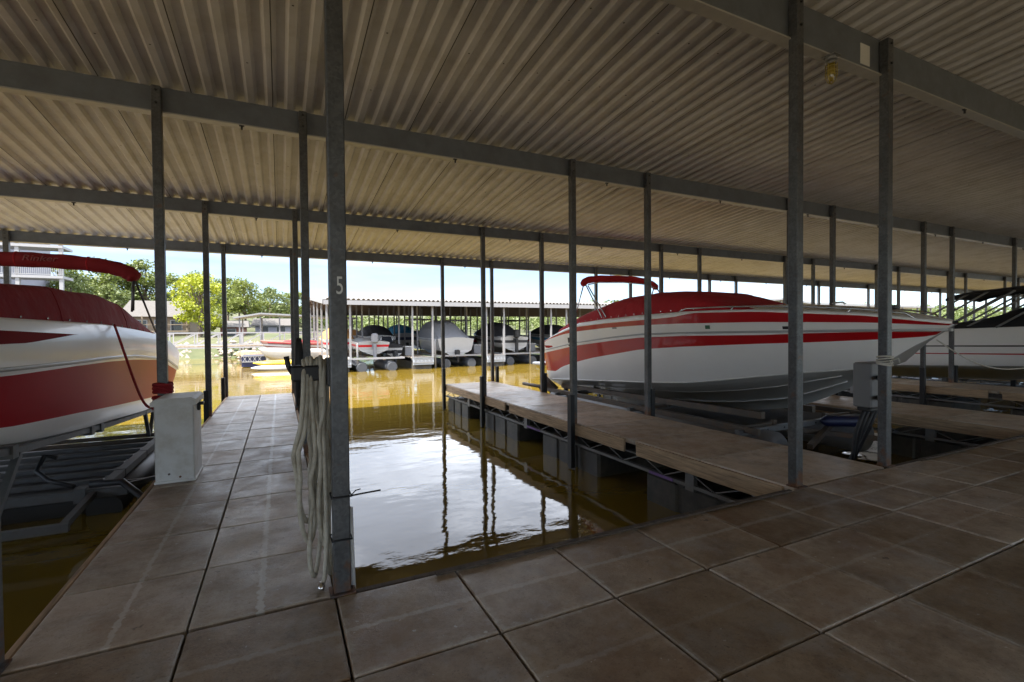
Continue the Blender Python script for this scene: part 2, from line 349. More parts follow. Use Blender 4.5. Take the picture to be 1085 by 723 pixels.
# loose pale rocks on the bank
b=MB()
for i in range(420):
    x=-34+random.random()*44; d=random.uniform(-.3,4.6); y=shore(x)+d; z=land(x,y); r=random.uniform(.16,.5)
    q=[Vector((random.uniform(.6,1)*a,random.uniform(.6,1)*c_,random.uniform(.5,.9)*e)) for a,c_,e in ((1,0,0),(-1,0,0),(0,1,0),(0,-1,0),(0,0,1),(0,0,-1))]
    an=random.random()*6; ca,sa=math.cos(an),math.sin(an)
    vs_=[(x+r*(p.x*ca-p.y*sa),y+r*(p.x*sa+p.y*ca),z+r*p.z) for p in q]
    b.add(vs_,[(0,2,4),(2,1,4),(1,3,4),(3,0,4),(2,0,5),(1,2,5),(3,1,5),(0,3,5)])
tag(b.build('riprap',M['rock']),'pale loose rocks lining the bank below the gangway','rocks',kind='stuff')

# ------------------------------------------------------------------ main walkway (panel rows)
b=MB()
xs=[-.48+.76*i for i in range(-10,64)]; G=.006
for r in range(0,6):
    y0=3.07-.76*(r+1); y1=y0+.76
    for x in xs:
        dz=random.uniform(-.002,.002); b.bevel_box(x+G,x+.76-G,y0+G,y1-G,-.075,dz,.008)
b.box(xs[0],xs[-1]+.76,3.07-.76*6+.01,3.06,-.30,-.08,1)
# edge timber along the slips, butted between the fingers
tag(b.build('walkway',[M['conc'],M['dark']]),kind='structure')

# ------------------------------------------------------------------ finger docks
FY0,FY1=3.09,14.42
def make_finger(name,x0,x1,mt,concrete,label):
    root=empty(name,(x0,FY0,0),label,'finger dock','finger docks of the covered marina')
    W=x1-x0; b=MB(); y=FY0+.004; k=0
    while y<FY1-.2:
        L_=.76 if concrete else 1.22; ye=min(y+L_,FY1)
        cols=[(x0,x0+W/2),(x0+W/2,x1)] if concrete else [(x0,x1)]
        for a,c_ in cols:
            b.bevel_box(a+.006,c_-.006,y+.006,ye-.006,-.07,random.uniform(-.003,.002),.007)
        y=ye
    b.build('deck',mt,root)
    sides=((x0,-1),(x1,1))
    for xe,sg in sides:
        segs=[(3.20,5.45),(5.72,9.72),(9.95,14.40)] if not concrete else [(3.20,8.2),(8.22,14.40)]
        for a,c_ in segs:
            b=MB(); xa,xb=sorted((xe+sg*.004,xe+sg*.045)); b.bevel_box(xa,xb,a,c_,-.205 if not concrete else -.16,-.012,.006); b.build('fascia_board',M['wood'],root)
        b=MB(); xa,xb=sorted((xe-sg*.05,xe+sg*.012))
        b.box(xa,xb,3.2,14.38,-.392,-.35); b.box(xa+.01,xb-.01,3.2,14.38,-.20,-.18)
        n=13
        for i in range(n):
            ya=3.25+i*(11.1/n); yb=ya+11.1/n/2; yc=ya+11.1/n; xm=(xa+xb)/2
            b.tube([(xm,ya,-.36),(xm,yb,-.19)],.010,6); b.tube([(xm,yb,-.19),(xm,yc,-.36)],.010,6)
        for yy in (4.4,8.9,12.3): b.box(xa-.004,xb+.004,yy,yy+.14,-.43,-.208)
        b.build('truss',M['galv'],root)
        for yy in (3.14,7.1,11.2,14.33):
            if yy==3.14: continue
            b=MB(); xa,xb=sorted((xe+sg*.05,xe+sg*.135)); b.bevel_box(xa,xb,yy-.075,yy+.045,-.78,.5,.006); b.build('post_socket',M['dark'],root)
    b=MB(); b.box(x0+.01,x1-.01,FY1+.003,FY1+.05,-.2,-.012); b.build('end_board',M['wood'],root)
    for a,c_ in ((3.35,5.35),(6.42,8.35),(9.37,11.32),(12.45,14.3)):
        b=MB(); seg=3; d=(c_-a)/seg
        for i in range(seg): b.bevel_box(x0+.02,x1-.02,a+i*d+.025,a+(i+1)*d-.025,-1.15,-.40,.04)
        b.box(x0+.05,x1-.05,a+.04,c_-.04,-1.1,-.42)
        b.build('float',M['float'],root)
    return root
f1=make_finger('finger_dock',-1.24,.28,M['conc_f'],True,'concrete finger dock running out beside the white dock box and hanging hose')
f2=make_finger('finger_dock',4.66,6.29,M['conc_w'],False,'wood edged finger dock between the open water slip and the red striped white boat')
b=MB()
b.box(4.636,4.6475,4.75,5.2,-.391,-.352); b.build('painted_mark',M['purple'],f2)
b=MB(); b.box(4.636,4.6475,8.35,8.9,-.391,-.352); b.build('painted_mark',M['purple'],f2)
for x,lab in ((10.53,'finger dock just beyond the bow of the red striped white boat'),(16.35,'finger dock lying in front of the cruiser with black canvas'),(22.1,'finger dock behind the cruiser with black canvas'),(27.95,'most distant finger dock far right under the roof')):
    o=copy_tree(f2); o.location.x=x; o['label']=lab
    for ch in list(o.children):
        if ch.name.startswith('painted_mark'): bpy.data.objects.remove(ch)
o=copy_tree(f1); o.location.x=-7.0; o['label']='finger dock on the far left side of the maroon boat'
# edge timbers on the walkway between the fingers
for x0,x1,lab in ((.40,4.55,'dark timber kerb along the walkway edge at the open water slip'),(6.45,10.4,'dark timber kerb along the walkway under the red striped bow')):
    b=MB(); b.bevel_box(x0,x1,3.075,3.125,-.16,-.004,.006); b.bevel_box(x0+.5,x1-.02,3.03,3.07,.003,.018,.004)
    tag(b.build('edge_timber',M['wood_d'],org=((x0+x1)/2,3.1,-.16)),lab,'timber','walkway edge timbers')

# ------------------------------------------------------------------ roof, beams and posts
def roofz(y): return 4.97-.0855*(abs(y-1.2)-1.89)
shel=empty('dock_shelter',(20,1.2,0),'corrugated metal dock roof on grey steel beams and slim posts','shelter')
b=MB(); P=.228; x=-14; pr=[]
while x<50:
    pr+= [(x,0),(x+.072,0),(x+.108,.042),(x+.192,.042)]; x+=P
Y=[14.98,13.2,11.3,9.2,7.1,5,3.1,1.2,-1,-4,-8,-12.5]
b.grid([[(px,y,roofz(y)+pz+.012) for px,pz in pr] for y in Y],smooth=False)
b.grid([[(px,y,roofz(y)+pz+.016) for px,pz in pr] for y in Y],smooth=False,flip=True)
k=0; x=-14
while x<50:
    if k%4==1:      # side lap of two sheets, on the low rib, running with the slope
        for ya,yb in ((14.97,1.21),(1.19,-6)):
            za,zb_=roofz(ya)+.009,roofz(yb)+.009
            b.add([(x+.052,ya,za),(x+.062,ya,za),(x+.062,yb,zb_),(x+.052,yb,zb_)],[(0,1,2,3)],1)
    if x<32 and k%2==0:
        for y in (13.6,12.4,10.2,9.1,6.3,5.2,4.1,2.2,.2):
            if random.random()<.75:
                xx=x+.036+random.uniform(-.012,.012); yy=y+random.uniform(-.03,.03); z=roofz(yy)+.0085
                b.add([(xx+.012*math.cos(q),yy+.012*math.sin(q),z) for q in [n_*1.0472 for n_ in range(6)]],[(0,1,2,3,4,5)],1)
    x+=P; k+=1
ro=b.build('roof_sheet',[M['roof'],M['lap']],shel)
ROWS=((3.14,.41),(7.1,.30),(11.2,.245),(14.55,.235))
for y,h in ROWS:
    zt=roofz(y+.06); zb=zt-h; b=MB()
    b.box(-14,50,y+.055,y+.075,zb,zt); b.box(-14,50,y+.076,y+.16,zt-.016,zt-.001)
    b.box(-14,50,y+.02,y+.15,zb-.018,zb-.001,1)
    for x in [-12+2.9*i for i in range(20)]:
        b.tube([(x,y+.03,zb-.02),(x,y+.03,zb-.075)],.013,6,2); b.box(x-.03,x+.03,y+.02,y+.05,zb-.03,zb-.0185,2)
    b.build('beam',[M['beam'],M['beamlip'],M['dark']],shel)
# opposite side of the roof rests on beams too
for y in (-.75,-4.7,-8.8,-12.2):
    b=MB(); b.box(-14,50,y,y+.03,roofz(y)-.3,roofz(y)-.01); b.build('beam',M['beam'],shel)
POSTX=[(-12.9,-11.3),(-7.05,-5.45),(-1.29,.325),(4.63,6.32),(10.5,12.1),(16.3,17.9),(22.05,23.7),(27.9,29.55),(33.7,35.3),(39.5,41.1),(45.3,46.9)]
posts={}
for xi,pair in enumerate(POSTX):
    for k,px in enumerate(pair):
        for yi,(y,h) in enumerate(ROWS):
            x=px
            if yi==0 and xi==3: x=(4.735,6.36)[k]
            b=MB(); hw=.05; zt=roofz(y)-.03; zb=.001 if yi==0 else -.30
            b.bevel_box(x-hw,x+hw,y-.05,y+.05,zb,zt,.007)
            for zz in (zt-.06,zt-h*.7): b.tube([(x,y-.05,zz),(x,y-.066,zz)],.014,6,1)
            if yi==0: b.box(x-.075,x+.075,y-.08,y+.0502,.0011,.012)
            posts[(xi,k,yi)]=b.build('post',[M['steel'],M['dark']],shel)
def text_obj(body,name,size,mtx,material,parent,ext=.0015,sx=1):
    cu=bpy.data.curves.new(name,'FONT'); cu.body=body; cu.size=size; cu.extrude=ext; cu.align_x='CENTER'; cu.align_y='CENTER'
    t=bpy.data.objects.new('tmp',cu); COL.objects.link(t); bpy.context.view_layer.update()
    me=bpy.data.meshes.new_from_object(t.evaluated_get(bpy.context.evaluated_depsgraph_get())); bpy.data.objects.remove(t)
    me.name=name; me.materials.clear(); me.materials.append(material)
    me.transform(Matrix.Diagonal((sx,1,1,1))); me.transform(mtx)
    og=ORG.get(parent.name,(0,0,0)); me.transform(Matrix.Translation((-og[0],-og[1],-og[2])))
    o=bpy.data.objects.new(name,me); COL.objects.link(o); o.parent=parent; return o
p5=posts[(2,1,0)]; p5['label']='post carrying a white number 5'
text_obj('5','number',.155,Matrix.Translation((.333,3.0885,1.89))@Matrix.Rotation(R(90),4,'X'),M['numw'],p5,sx=.62)

# caged lamp and plate on the front beam
zb=roofz(3.2)-.41-.018
l=empty('caged_lamp',(5.37,3.17,zb-.35),'caged jar lamp with yellow glass hanging from the beam near the ceiling','lamp')
b=MB(); b.tube([(5.37,3.17,zb),(5.37,3.17,zb-.05)],.055,12); b.tube([(5.37,3.17,zb-.05),(5.37,3.17,zb-.09)],.048,12); b.box(5.31,5.43,3.10,3.24,zb-.012,zb-.001); b.build('fixture_base',M['galv'],l)
b=MB(); b.tube([(5.37,3.17,zb-.09),(5.37,3.17,zb-.2),(5.37,3.17,zb-.25),(5.37,3.17,zb-.27)],[.043,.041,.03,.008],12); b.build('glass_jar',M['glassy'],l)
b=MB()
for k in range(6):
    q=k*math.pi/3; cx_,sy_=math.cos(q),math.sin(q)
    b.tube([(5.37+.052*cx_,3.17+.052*sy_,zb-.085),(5.37+.054*cx_,3.17+.054*sy_,zb-.22),(5.37+.03*cx_,3.17+.03*sy_,zb-.28),(5.37,3.17,zb-.3)],.004,5)
for zz in (.12,.165,.21): b.tube([(5.37+.054*math.cos(q*.5236),3.17+.054*math.sin(q*.5236),zb-zz) for q in range(12)],.004,5,closed=True)
b.build('wire_cage',M['wirey'],l)
b=MB(); b.bevel_box(5.94,6.12,3.188,3.194,4.60,4.83,.001); tag(b.build('notice_plate',M['paper'],org=(6.04,3.19,4.6)),'pale rectangular plate fixed to the grey ceiling beam beside a post','plate')

# ------------------------------------------------------------------ boats
def hull_mesh(st,curves,bs,bc,rows,xc,tf=None,sub=9,deck_mat=0,crown=.10,stern_round=None):
    """st: stations bow->stern; rows: list of (curve name, material of the band ABOVE it)"""
    b=MB(); allrows=[]
    tf=tf or (lambda p:p)
    for y in st:
        zk=lerp(curves['keel'],y); zc=max(lerp(curves['chine'],y),zk+.004); zs=max(lerp(curves['sheer'],y),zk+.01)
        BS=bs(y); BC=min(bc(y),BS); f=stern_round(y) if stern_round else 1
        sec=[(0,zk),(BC*.36,zk+(zc-zk)*.33),(BC*.39,zk+(zc-zk)*.30),(BC*.70,zk+(zc-zk)*.69),(BC*.73,zk+(zc-zk)*.66),(BC,zc-.01),(BC+.02*min(1,BC*3),zc+.004)]
        last=zc+.004; side=[]
        for nm,_ in rows:
            z=lerp(curves[nm],y) if nm!='sheer' else zs
            z=min(max(z,last+.001),zs); t=(z-zc)/max(zs-zc,1e-4); t=min(max(t,0),1)
            bb=BC+(BS-BC)*t**.75; side.append((bb+ (.018 if nm=='rub' else 0),z)); last=z
        sec+=side
        sec+= [(BS*.975,zs+.025),(BS*.86,zs+.035),(BS*.45,zs+.035+crown*.7*min(1,BS)),(0,zs+.035+crown*min(1,BS))]
        allrows.append([(x*f,y,z) for x,z in sec])
    nb=7; mats=[1]*6+[0]+[0]*0
    def matf(i,j):
        if j<6: return 1
        k=j-6
        if k==0: return rows[0][2] if len(rows[0])>2 else 0
        if k-1<len(rows)-1: return rows[k-1][1]
        return rows[-1][1] if k==len(rows) else deck_mat
    R_=[[tf((xc-x,y,z)) for x,y,z in r] for r in allrows]; L_=[[tf((xc+x,y,z)) for x,y,z in r] for r in allrows]
    b.grid(R_,matf=matf,flip=True); b.grid(L_,matf=matf)
    last=allrows[-1]; n=len(last)
    # transom bands
    for j in range(n-1):
        (x0,y0,z0),(x1,y1,z1)=last[j],last[j+1]
        b.add([tf((xc-x0,y0,z0)),tf((xc+x0,y0,z0)),tf((xc+x1,y1,z1)),tf((xc-x1,y1,z1))],[(0,1,2,3)],matf(0,j),True)
    return b
def loft_cover(ys,edge,zed,crest,xc,tf=None,n=14,e1=.62,e2=.8,trap=None):
    tf=tf or (lambda p:p); b=MB(); rows=[]
    if trap:
        for y in ys:
            bb=edge(y); z0=zed(y); h=max(0,crest(y)-z0); rows.append([tf((xc+u*bb,y,z0+(v*h if v>=0 else v))) for u,v in trap])
        b.grid(rows,smooth=False)
        for r in (rows[0],rows[-1]): b.add(r,[tuple(range(len(r)))],0,False)
        return b
    for i,y in enumerate(ys):
        r=[]; bb=edge(y); z0=zed(y); zc=crest(y)
        for k in range(n+1):
            a=math.pi*k/n; cx_=math.cos(a); s_=math.sin(a)
            r.append(tf((xc-bb*math.copysign(abs(cx_)**e1,cx_),y,z0+max(0,zc-z0)*s_**e2-(.05 if k in (0,n) else 0))))
        rows.append(r)
    b.grid(rows); 
    for r in (rows[0],rows[-1]): b.add(r,[tuple(range(len(r)))],0,False)
    return b
def canopy(ys,ztab,xc,hw,camber,drop=.13,tf=None,n=10,endr=.16):
    tf=tf or (lambda p:p); b=MB(); top=[];bot=[]
    y0,y1=ys[0],ys[-1]
    for y in ys:
        ze=lerp(ztab,y); d=min(y-y0,y1-y); ed=drop*.9*max(0,1-d/endr)**2
        rt_=[];rb_=[]
        us=[-1,-1]+[-1+2*k/n for k in range(1,n)]+[1,1]
        for i,u in enumerate(us):
            zz=ze+camber*(1-abs(u)**2.4)-ed
            if i in (0,len(us)-1): zz-=drop
            rt_.append(tf((xc+hw*u,y,zz))); rb_.append(tf((xc+(hw-.012)*u,y,zz-.018 if 0<i<len(us)-1 else zz)))
        top.append(rt_);bot.append(rb_)
    b.grid(top); b.grid(bot,flip=True)
    for k in (0,-1):
        a=top[k]; c_=[ (p[0],p[1],p[2]-drop*(0 if i in (0,len(a)-1) else 1)) for i,p in enumerate(a)]
        b.grid([a,c_],smooth=False)
    return b
def sp(a,c_,n): return [a+(c_-a)*i/(n-1) for i in range(n)]

# --- red striped white boat in the right slip
XB=8.42; BOW,ST=3.3,13.05
def plan(y,bow,stern,bm,p,bst=.93):
    u=(y-bow)/(stern-bow)
    if u<=0: return .012
    return max(.012,bm*min(1,math.sin(min(u/.5,1)*math.pi/2)**p)*(1-(1-bst)*max(0,(u-.5)/.5)**2))
cur=dict(
 sheer=[(3.3,1.665),(3.7,1.74),(4.1,1.81),(4.8,1.88),(5.6,1.93),(6.3,1.95),(7.1,1.955),(8.3,1.93),(9.5,1.88),(10.7,1.81),(11.6,1.62),(12.3,1.42),(12.8,1.27),(13.05,1.15)],
 red1b=[(3.3,1.64),(4.1,1.70),(4.8,1.72),(5.6,1.74),(7.1,1.745),(8.3,1.73),(9.5,1.69),(10.8,1.61),(11.6,1.52),(12.43,1.37),(13.05,1.12)],
 red1t=[(3.3,1.66),(4.1,1.80),(5.6,1.92),(6.8,1.945),(7.3,1.88),(8.3,1.84),(9.5,1.80),(10.8,1.73),(11.6,1.58),(12.4,1.41),(13.05,1.14)],
 rub=[(3.3,1.58),(4.1,1.585),(5.6,1.575),(7.1,1.56),(8.3,1.53),(9.3,1.46),(11,1.30),(13.05,1.0)],
 red2t=[(3.3,1.555),(4.1,1.56),(4.8,1.545),(5.6,1.515),(6.3,1.51),(7.1,1.50),(8.3,1.46),(9.2,1.39),(11,1.22),(13.05,.92)],
 red2b=[(3.3,1.52),(3.75,1.47),(4.1,1.44),(4.8,1.40),(5.7,1.36),(7.2,1.28),(8.4,1.19),(9.3,1.06),(10.2,.93),(11.06,.77),(11.8,.60),(12.2,.44),(13.05,.42)],
 chine=[(3.3,1.6),(4.0,1.09),(4.3,.99),(5,.90),(5.8,.77),(6.5,.65),(7.3,.54),(8.6,.44),(11.1,.28),(13.2,.14)],
 keel=[(3.3,1.652),(3.42,1.56),(3.7,1.36),(4.05,1.06),(4.66,.64),(5.1,.40),(5.6,.18),(6.4,.03),(7.3,-.07),(8.3,-.12),(10,-.2),(13.1,-.28)])
bs=lambda y: plan(y,3.28,13,1.3,.55); bc=lambda y: plan(y,3.55,13,1.06,.75)
sr=lambda y: 1-.16*max(0,(y-12.55)/.5)**2.2
st=[3.3,3.34,3.4,3.5,3.6,3.7,3.85]+sp(4.0,12.4,50)+[12.55,12.7,12.82,12.92,13.0,13.05]
rb=empty('motorboat',(XB,8.2,-.3),'large white motorboat with two red stripes and red canvas on a lift','boat')
b=hull_mesh(st,cur,bs,bc,[('red2b',2),('red2t',0),('rub',0),('red1b',2),('red1t',0),('sheer',0)],XB,deck_mat=0,stern_round=sr)
hl=b.build('hull',[M['white'],M['bottom'],M['red']],rb)
def hx(y,z):
    zc=lerp(cur['chine'],y); zs=lerp(cur['sheer'],y); t=min(max((z-zc)/(zs-zc),0),1); return XB-sr(y)*(bc(y)+(bs(y)-bc(y))*t**.75)
b=MB()
for sg in (-1,1):
    b.tube([(XB+sg*(XB-hx(y,lerp(cur['rub'],y))+.006),y,lerp(cur['rub'],y)) for y in sp(3.36,12.9,48)],.022,8)
b.build('rub_rail',M['bottom'],rb)
for f_,g_ in ((.385,.315),(.72,.675),(1.015,1.0)):
    for sg in (-1,1):
        q=[]
        for y in sp(4.25 if f_>.9 else 4.6,12.6,40):
            zk=lerp(cur['keel'],y); zc=max(lerp(cur['chine'],y),zk+.004); q.append((XB+sg*bc(y)*f_,y,zk+(zc-zk)*g_))
        b=MB(); b.tube(q,.016,6); b.build('spray_rail',M['strake'],rb)
crest=[(5.75,1.98),(6.1,2.10),(6.6,2.30),(7.1,2.44),(7.7,2.51),(8.4,2.53),(9.4,2.50),(10.0,2.38),(10.8,2.20),(11.6,1.98),(12.1,1.75)]
cv=loft_cover(sp(5.75,12.0,30),lambda y:bs(y)*.90,lambda y:lerp(cur['sheer'],y)+.045,lambda y:smooth_lerp(crest,y,.2)-.04,XB,e1=.55,e2=.75)
cvo=cv.build('canvas_cover',M['canvas_r'],rb)
for y in (7.05,8.35,9.75):
    zc_=smooth_lerp(crest,y,.2)-.04; z0=lerp(cur['sheer'],y)+.045; q=[]
    for k in range(1,20):
        a=math.pi*k/20; cx_=math.cos(a); q.append((XB-bs(y)*.90*math.copysign(abs(cx_)**.55,cx_),y,z0+(zc_-z0)*math.sin(a)**.75+.003))
    b=MB(); b.tube(q,.008,5); b.build('seam',M['canvas_r'],cvo)
b=MB()
for y in sp(6.9,11.4,17):
    for sg in (-1,1): b.tube([(XB+sg*(bs(y)*.90+.004),y,lerp(cur['sheer'],y)+.07),(XB+sg*(bs(y)*.90+.014),y,lerp(cur['sheer'],y)+.07)],.012,6)
b.build('snap',M['chrome'],cvo)
def boot(name,mtl,parent,y,pts,r,sq=.8):
    """a bimini folded into its long boot: a padded roll arched across the beam"""
    b=MB(); q=[]; P_=[Vector((x,y,z)) for x,z in pts]
    for i in range(len(P_)-1):
        for k in range(4): q.append(P_[i].lerp(P_[i+1],k/4))
    q.append(P_[-1])
    for _ in range(2): q=[q[0]]+[(q[i-1]+q[i]*2+q[i+1])/4 for i in range(1,len(q)-1)]+[q[-1]]
    n=len(q); rad=[r*(.45 if i in (0,n-1) else .8 if i in (1,n-2) else 1+.05*math.sin(i*1.7)) for i in range(n)]
    b.tube(q,rad,14); o=b.build(name,mtl,parent); return o
bi=boot('bimini_boot',M['canvas_r'],rb,10.5,[(XB-1.27,2.80),(XB-1.22,2.90),(XB-1.1,2.965),(XB-.7,3.01),(XB-.1,3.035),(XB+.5,3.03),(XB+.9,2.98),(XB+1.15,2.90),(XB+1.27,2.80)],.09)
b=MB(); b.tube([(XB-1.15,10.42,2.83),(XB-.8,10.41,2.90),(XB,10.41,2.93),(XB+.8,10.41,2.90),(XB+1.15,10.42,2.82)],.016,8); b.build('bow_tube',M['chrome'],bi)
for sg in (-1,1):
    xx=XB+sg*1.2
    for pts in (((xx,10.55,2.84),(xx+sg*.03,11.05,1.75)),((xx,10.45,2.82),(xx+sg*.04,9.72,1.95)),((xx-sg*.03,10.4,2.80),(xx-sg*.02,9.62,1.95))):
        b=MB(); b.tube(pts,.016,8); b.build('strut',M['chrome'],bi)
b=MB()
for sg in (-1,1):
    ys_=[7.25,7.18,7.05]+sp(6.9,3.7,22)+[3.62]; q=[]
    for i,y in enumerate(ys_): q.append((XB+sg*(bs(y)*.93),y,lerp(cur['sheer'],y)+(-.01 if i==0 else .05 if i==1 else .085 if i<len(ys_)-1 else .02)))
    b.tube(q,.014,8)
    for y in (6.05,5.0,4.3): b.tube([(XB+sg*bs(y)*.93,y,lerp(cur['sheer'],y)+.085),(XB+sg*bs(y)*.95,y+.05,lerp(cur['sheer'],y)-.005)],.014,7)
b.build('bow_rail',M['chrome'],rb)
b=MB(); b.bevel_box(XB-.07,XB+.07,4.0,4.2,1.90,1.965,.02); b.build('windlass',M['black'],rb)
for y in (4.5,5.3,6.2):
    b=MB(); b.tube([(XB-.6,y-.1,1.99),(XB-.6,y-.07,2.02),(XB-.6,y+.07,2.02),(XB-.6,y+.1,1.99)],.014,7); b.build('cleat',M['chrome'],rb)
# small fittings on the near side
def patch(y0,y1,z0,z1,mtl,name,slant=0):
    off=.016
    b=MB(); r=[]
    for z in (z0,z1):
        r.append([(hx(y,z)-off,y+slant*(z-z0)/(z1-z0),z) for y in sp(y0,y1,5)])
    b.grid(r,smooth=False); b.grid([[(p[0]+.012,p[1],p[2]) for p in q] for q in r],smooth=False); return b.build(name,mtl,rb)
patch(6.47,6.57,1.63,1.70,M['green'],'registration_sticker')
patch(5.05,5.2,1.61,1.66,M['black'],'courtesy_light')
patch(11.0,11.28,1.20,1.44,M['black'],'vent')
patch(12.1,12.55,1.13,1.20,M['dred'],'emblem',.08)
patch(9.1,9.25,1.66,1.70,M['wtrim'],'light_lens')
b=MB(); b.bevel_box(XB-1.05,XB+1.05,13.06,13.75,.55,.64,.03); b.build('swim_platform',M['white'],rb)
b=MB(); b.bevel_box(XB-.15,XB+.15,13.07,13.5,-.2,.3,.05); b.tube([(XB,13.35,-.1),(XB,13.35,-.55)],[.1,.06],10); b.build('outdrive',M['black'],rb)

# --- maroon boat in the left slip
XL=-3.45
cu2=dict(
 sheer=[(3.6,1.75),(5,1.8),(6.4,1.76),(8.4,1.74),(9.8,1.69),(11.7,1.60),(12.8,1.45),(13.6,1.28),(14.1,1.08),(14.5,.86)],
 rub=[(3.6,1.3),(6.5,1.28),(8.7,1.29),(10,1.26),(12.5,1.1),(14.3,.76)],
 redt=[(3.6,1.24),(6.5,1.21),(7.7,1.23),(8.7,1.23),(10,1.20),(12,1.10),(14.3,.70)],
 redb=[(3.6,1.1),(5,.85),(6.7,.67),(8,.61),(9.6,.50),(13,.28),(14.3,.17)],
 chine=[(3.6,1.4),(4.6,1.0),(5.6,.66),(6.85,.47),(7.6,.41),(8.3,.36),(9.2,.31),(11.4,.15),(14.3,.0)],
 keel=[(3.6,1.7),(4.2,1.15),(4.8,.75),(5.6,.36),(6.6,.12),(7.6,.03),(9,-.03),(14.3,-.33)])
bs2=lambda y: plan(y,3.55,14.6,1.30,.55,.98); bc2=lambda y: plan(y,3.9,14.3,1.06,.72)
sr2=lambda y: 1-.16*max(0,(y-13.6)/.95)**2.4
lb=empty('motorboat',(XL,9,-.35),'maroon and white motorboat with maroon canvas cover at the left edge','boat')
b=hull_mesh([3.6,3.64,3.7,3.8,3.95]+sp(4.1,13,48)+[13.3,13.6,13.85,14.1,14.3,14.42,14.5],cu2,bs2,bc2,[('redb',2),('redt',0),('rub',0),('sheer',0)],XL,stern_round=sr2)
b.build('hull',[M['white'],M['bottom'],M['dred']],lb)
def hx2(y,z):
    zc=lerp(cu2['chine'],y); zs=lerp(cu2['sheer'],y); t=min(max((z-zc)/(zs-zc),0),1); return XL+sr2(y)*(bc2(y)+(bs2(y)-bc2(y))*t**.75)
b=MB()
for sg in (-1,1): b.tube([(XL+sg*(hx2(y,lerp(cu2['rub'],y))-XL+.008),y,lerp(cu2['rub'],y)) for y in sp(3.75,14.2,46)],.026,8)
for sg in (-1,1): b.tube([(XL+sg*(hx2(y,lerp(cu2['rub'],y)+.16)-XL+.001),y,lerp(cu2['rub'],y)+.16) for y in sp(4.2,13.6,44)],.006,6)
b.build('rub_rail',M['bottom'],lb)
# maroon flash on the topside
def hxl(y,z):
    zr=lerp(cu2['rub'],y); zs=lerp(cu2['sheer'],y); a=hx2(y,zr)+.018; c_=hx2(y,zs); t=(z-zr)/(zs-zr); return a+(c_-a)*t
b=MB(); r=[[],[]]
for y in sp(4.4,7.6,30):
    u=(y-4.4)/3.2; zt=1.72-.10*u; zl=1.50+.05*u+.08*max(0,u-.7)/.3
    zl=min(zl,zt); r[0].append((hxl(y,zl)+.012,y,zl)); r[1].append((hxl(y,zt)+.012,y,zt))
b.grid(r); b.build('side_graphic',M['graphic'],lb)
cr2=[(4.6,1.86),(5.2,2.06),(6.5,2.14),(7.0,2.165),(7.8,2.18),(8.8,2.185),(9.4,2.14),(9.75,2.09),(10.6,1.915),(11.3,1.74),(11.85,1.635)]
TL=[(-1,-.06),(-1.0,0),(-.985,.3),(-.955,.62),(-.925,.86),(-.89,.965),(-.84,1.0),(-.5,1.05),(0,1.07)]; TL=TL+[(-u,v) for u,v in TL[-2::-1]]
cvb=loft_cover(sp(4.6,11.85,40),lambda y:bs2(y)*.975,lambda y:lerp(cu2['sheer'],y)+.012,lambda y:smooth_lerp(cr2,y,.12)+.01*math.sin(y*5.3),XL,trap=TL)
cvb.s=[True]*len(cvb.s); cvo=cvb.build('canvas_cover',M['canvas_m'],lb)
for y in sp(5.2,11.5,15):
    b=MB(); xx=XL+bs2(y)*.975; b.tube([(xx-.004,y,lerp(cu2['sheer'],y)+.045),(xx+.008,y,lerp(cu2['sheer'],y)+.045)],.011,6); b.build('snap',M['chrome'],cvo)
for y in (7.3,9.55):
    b=MB(); h=lambda v:lerp(cu2['sheer'],y)+.012+v*(smooth_lerp(cr2,y,.12)-lerp(cu2['sheer'],y)-.012)
    b.tube([(XL+u*bs2(y)*.975*1.002,y,h(v)+.003) for u,v in TL[1:-1]],.007,5); b.build('seam',M['canvas_m'],cvo)
bi=boot('bimini_boot',M['canvas_m'],lb,10.0,[(XL-1.30,2.53),(XL-1.18,2.66),(XL-1.0,2.735),(XL-.6,2.785),(XL,2.80),(XL+.5,2.785),(XL+.9,2.745),(XL+1.12,2.69),(XL+1.24,2.62),(XL+1.30,2.53)],.115)
text_obj('Rinker','lettering',.125,Matrix.Translation((XL+.13,9.880,2.81))@Matrix.Rotation(R(90),4,'X')@Matrix(((1,.35,0,0),(0,1,0,0),(0,0,1,0),(0,0,0,1))),mat('faded_pink_lettering',(.30,.085,.09),.8),bi,sx=1.25,ext=.006)
for x in (XL-.18,XL+.68):
    b=MB(); zc=2.80 if x<XL else 2.77; b.tube([(x,10+.11*math.cos(a),zc+.11*math.sin(a)) for a in [k*.3927 for k in range(16)]],.012,6,closed=True); b.build('strap',M['canvas_r'],bi)
for sg in (-1,1):
    xx=XL+sg*1.27
    for pts in (((xx,9.97,2.54),(xx,9.9,2.02)),((xx,10.0,2.56),(xx+sg*.0,11.5,1.66)),((xx-sg*.02,10.03,2.55),(xx-sg*.03,9.95,2.0))):
        b=MB(); b.tube(pts,.017,8); b.build('strut',M['steel'],bi)
b=MB(); b.bevel_box(XL-.8,XL+.8,14.51,14.9,.28,.36,.03); b.build('swim_platform',M['white'],lb)
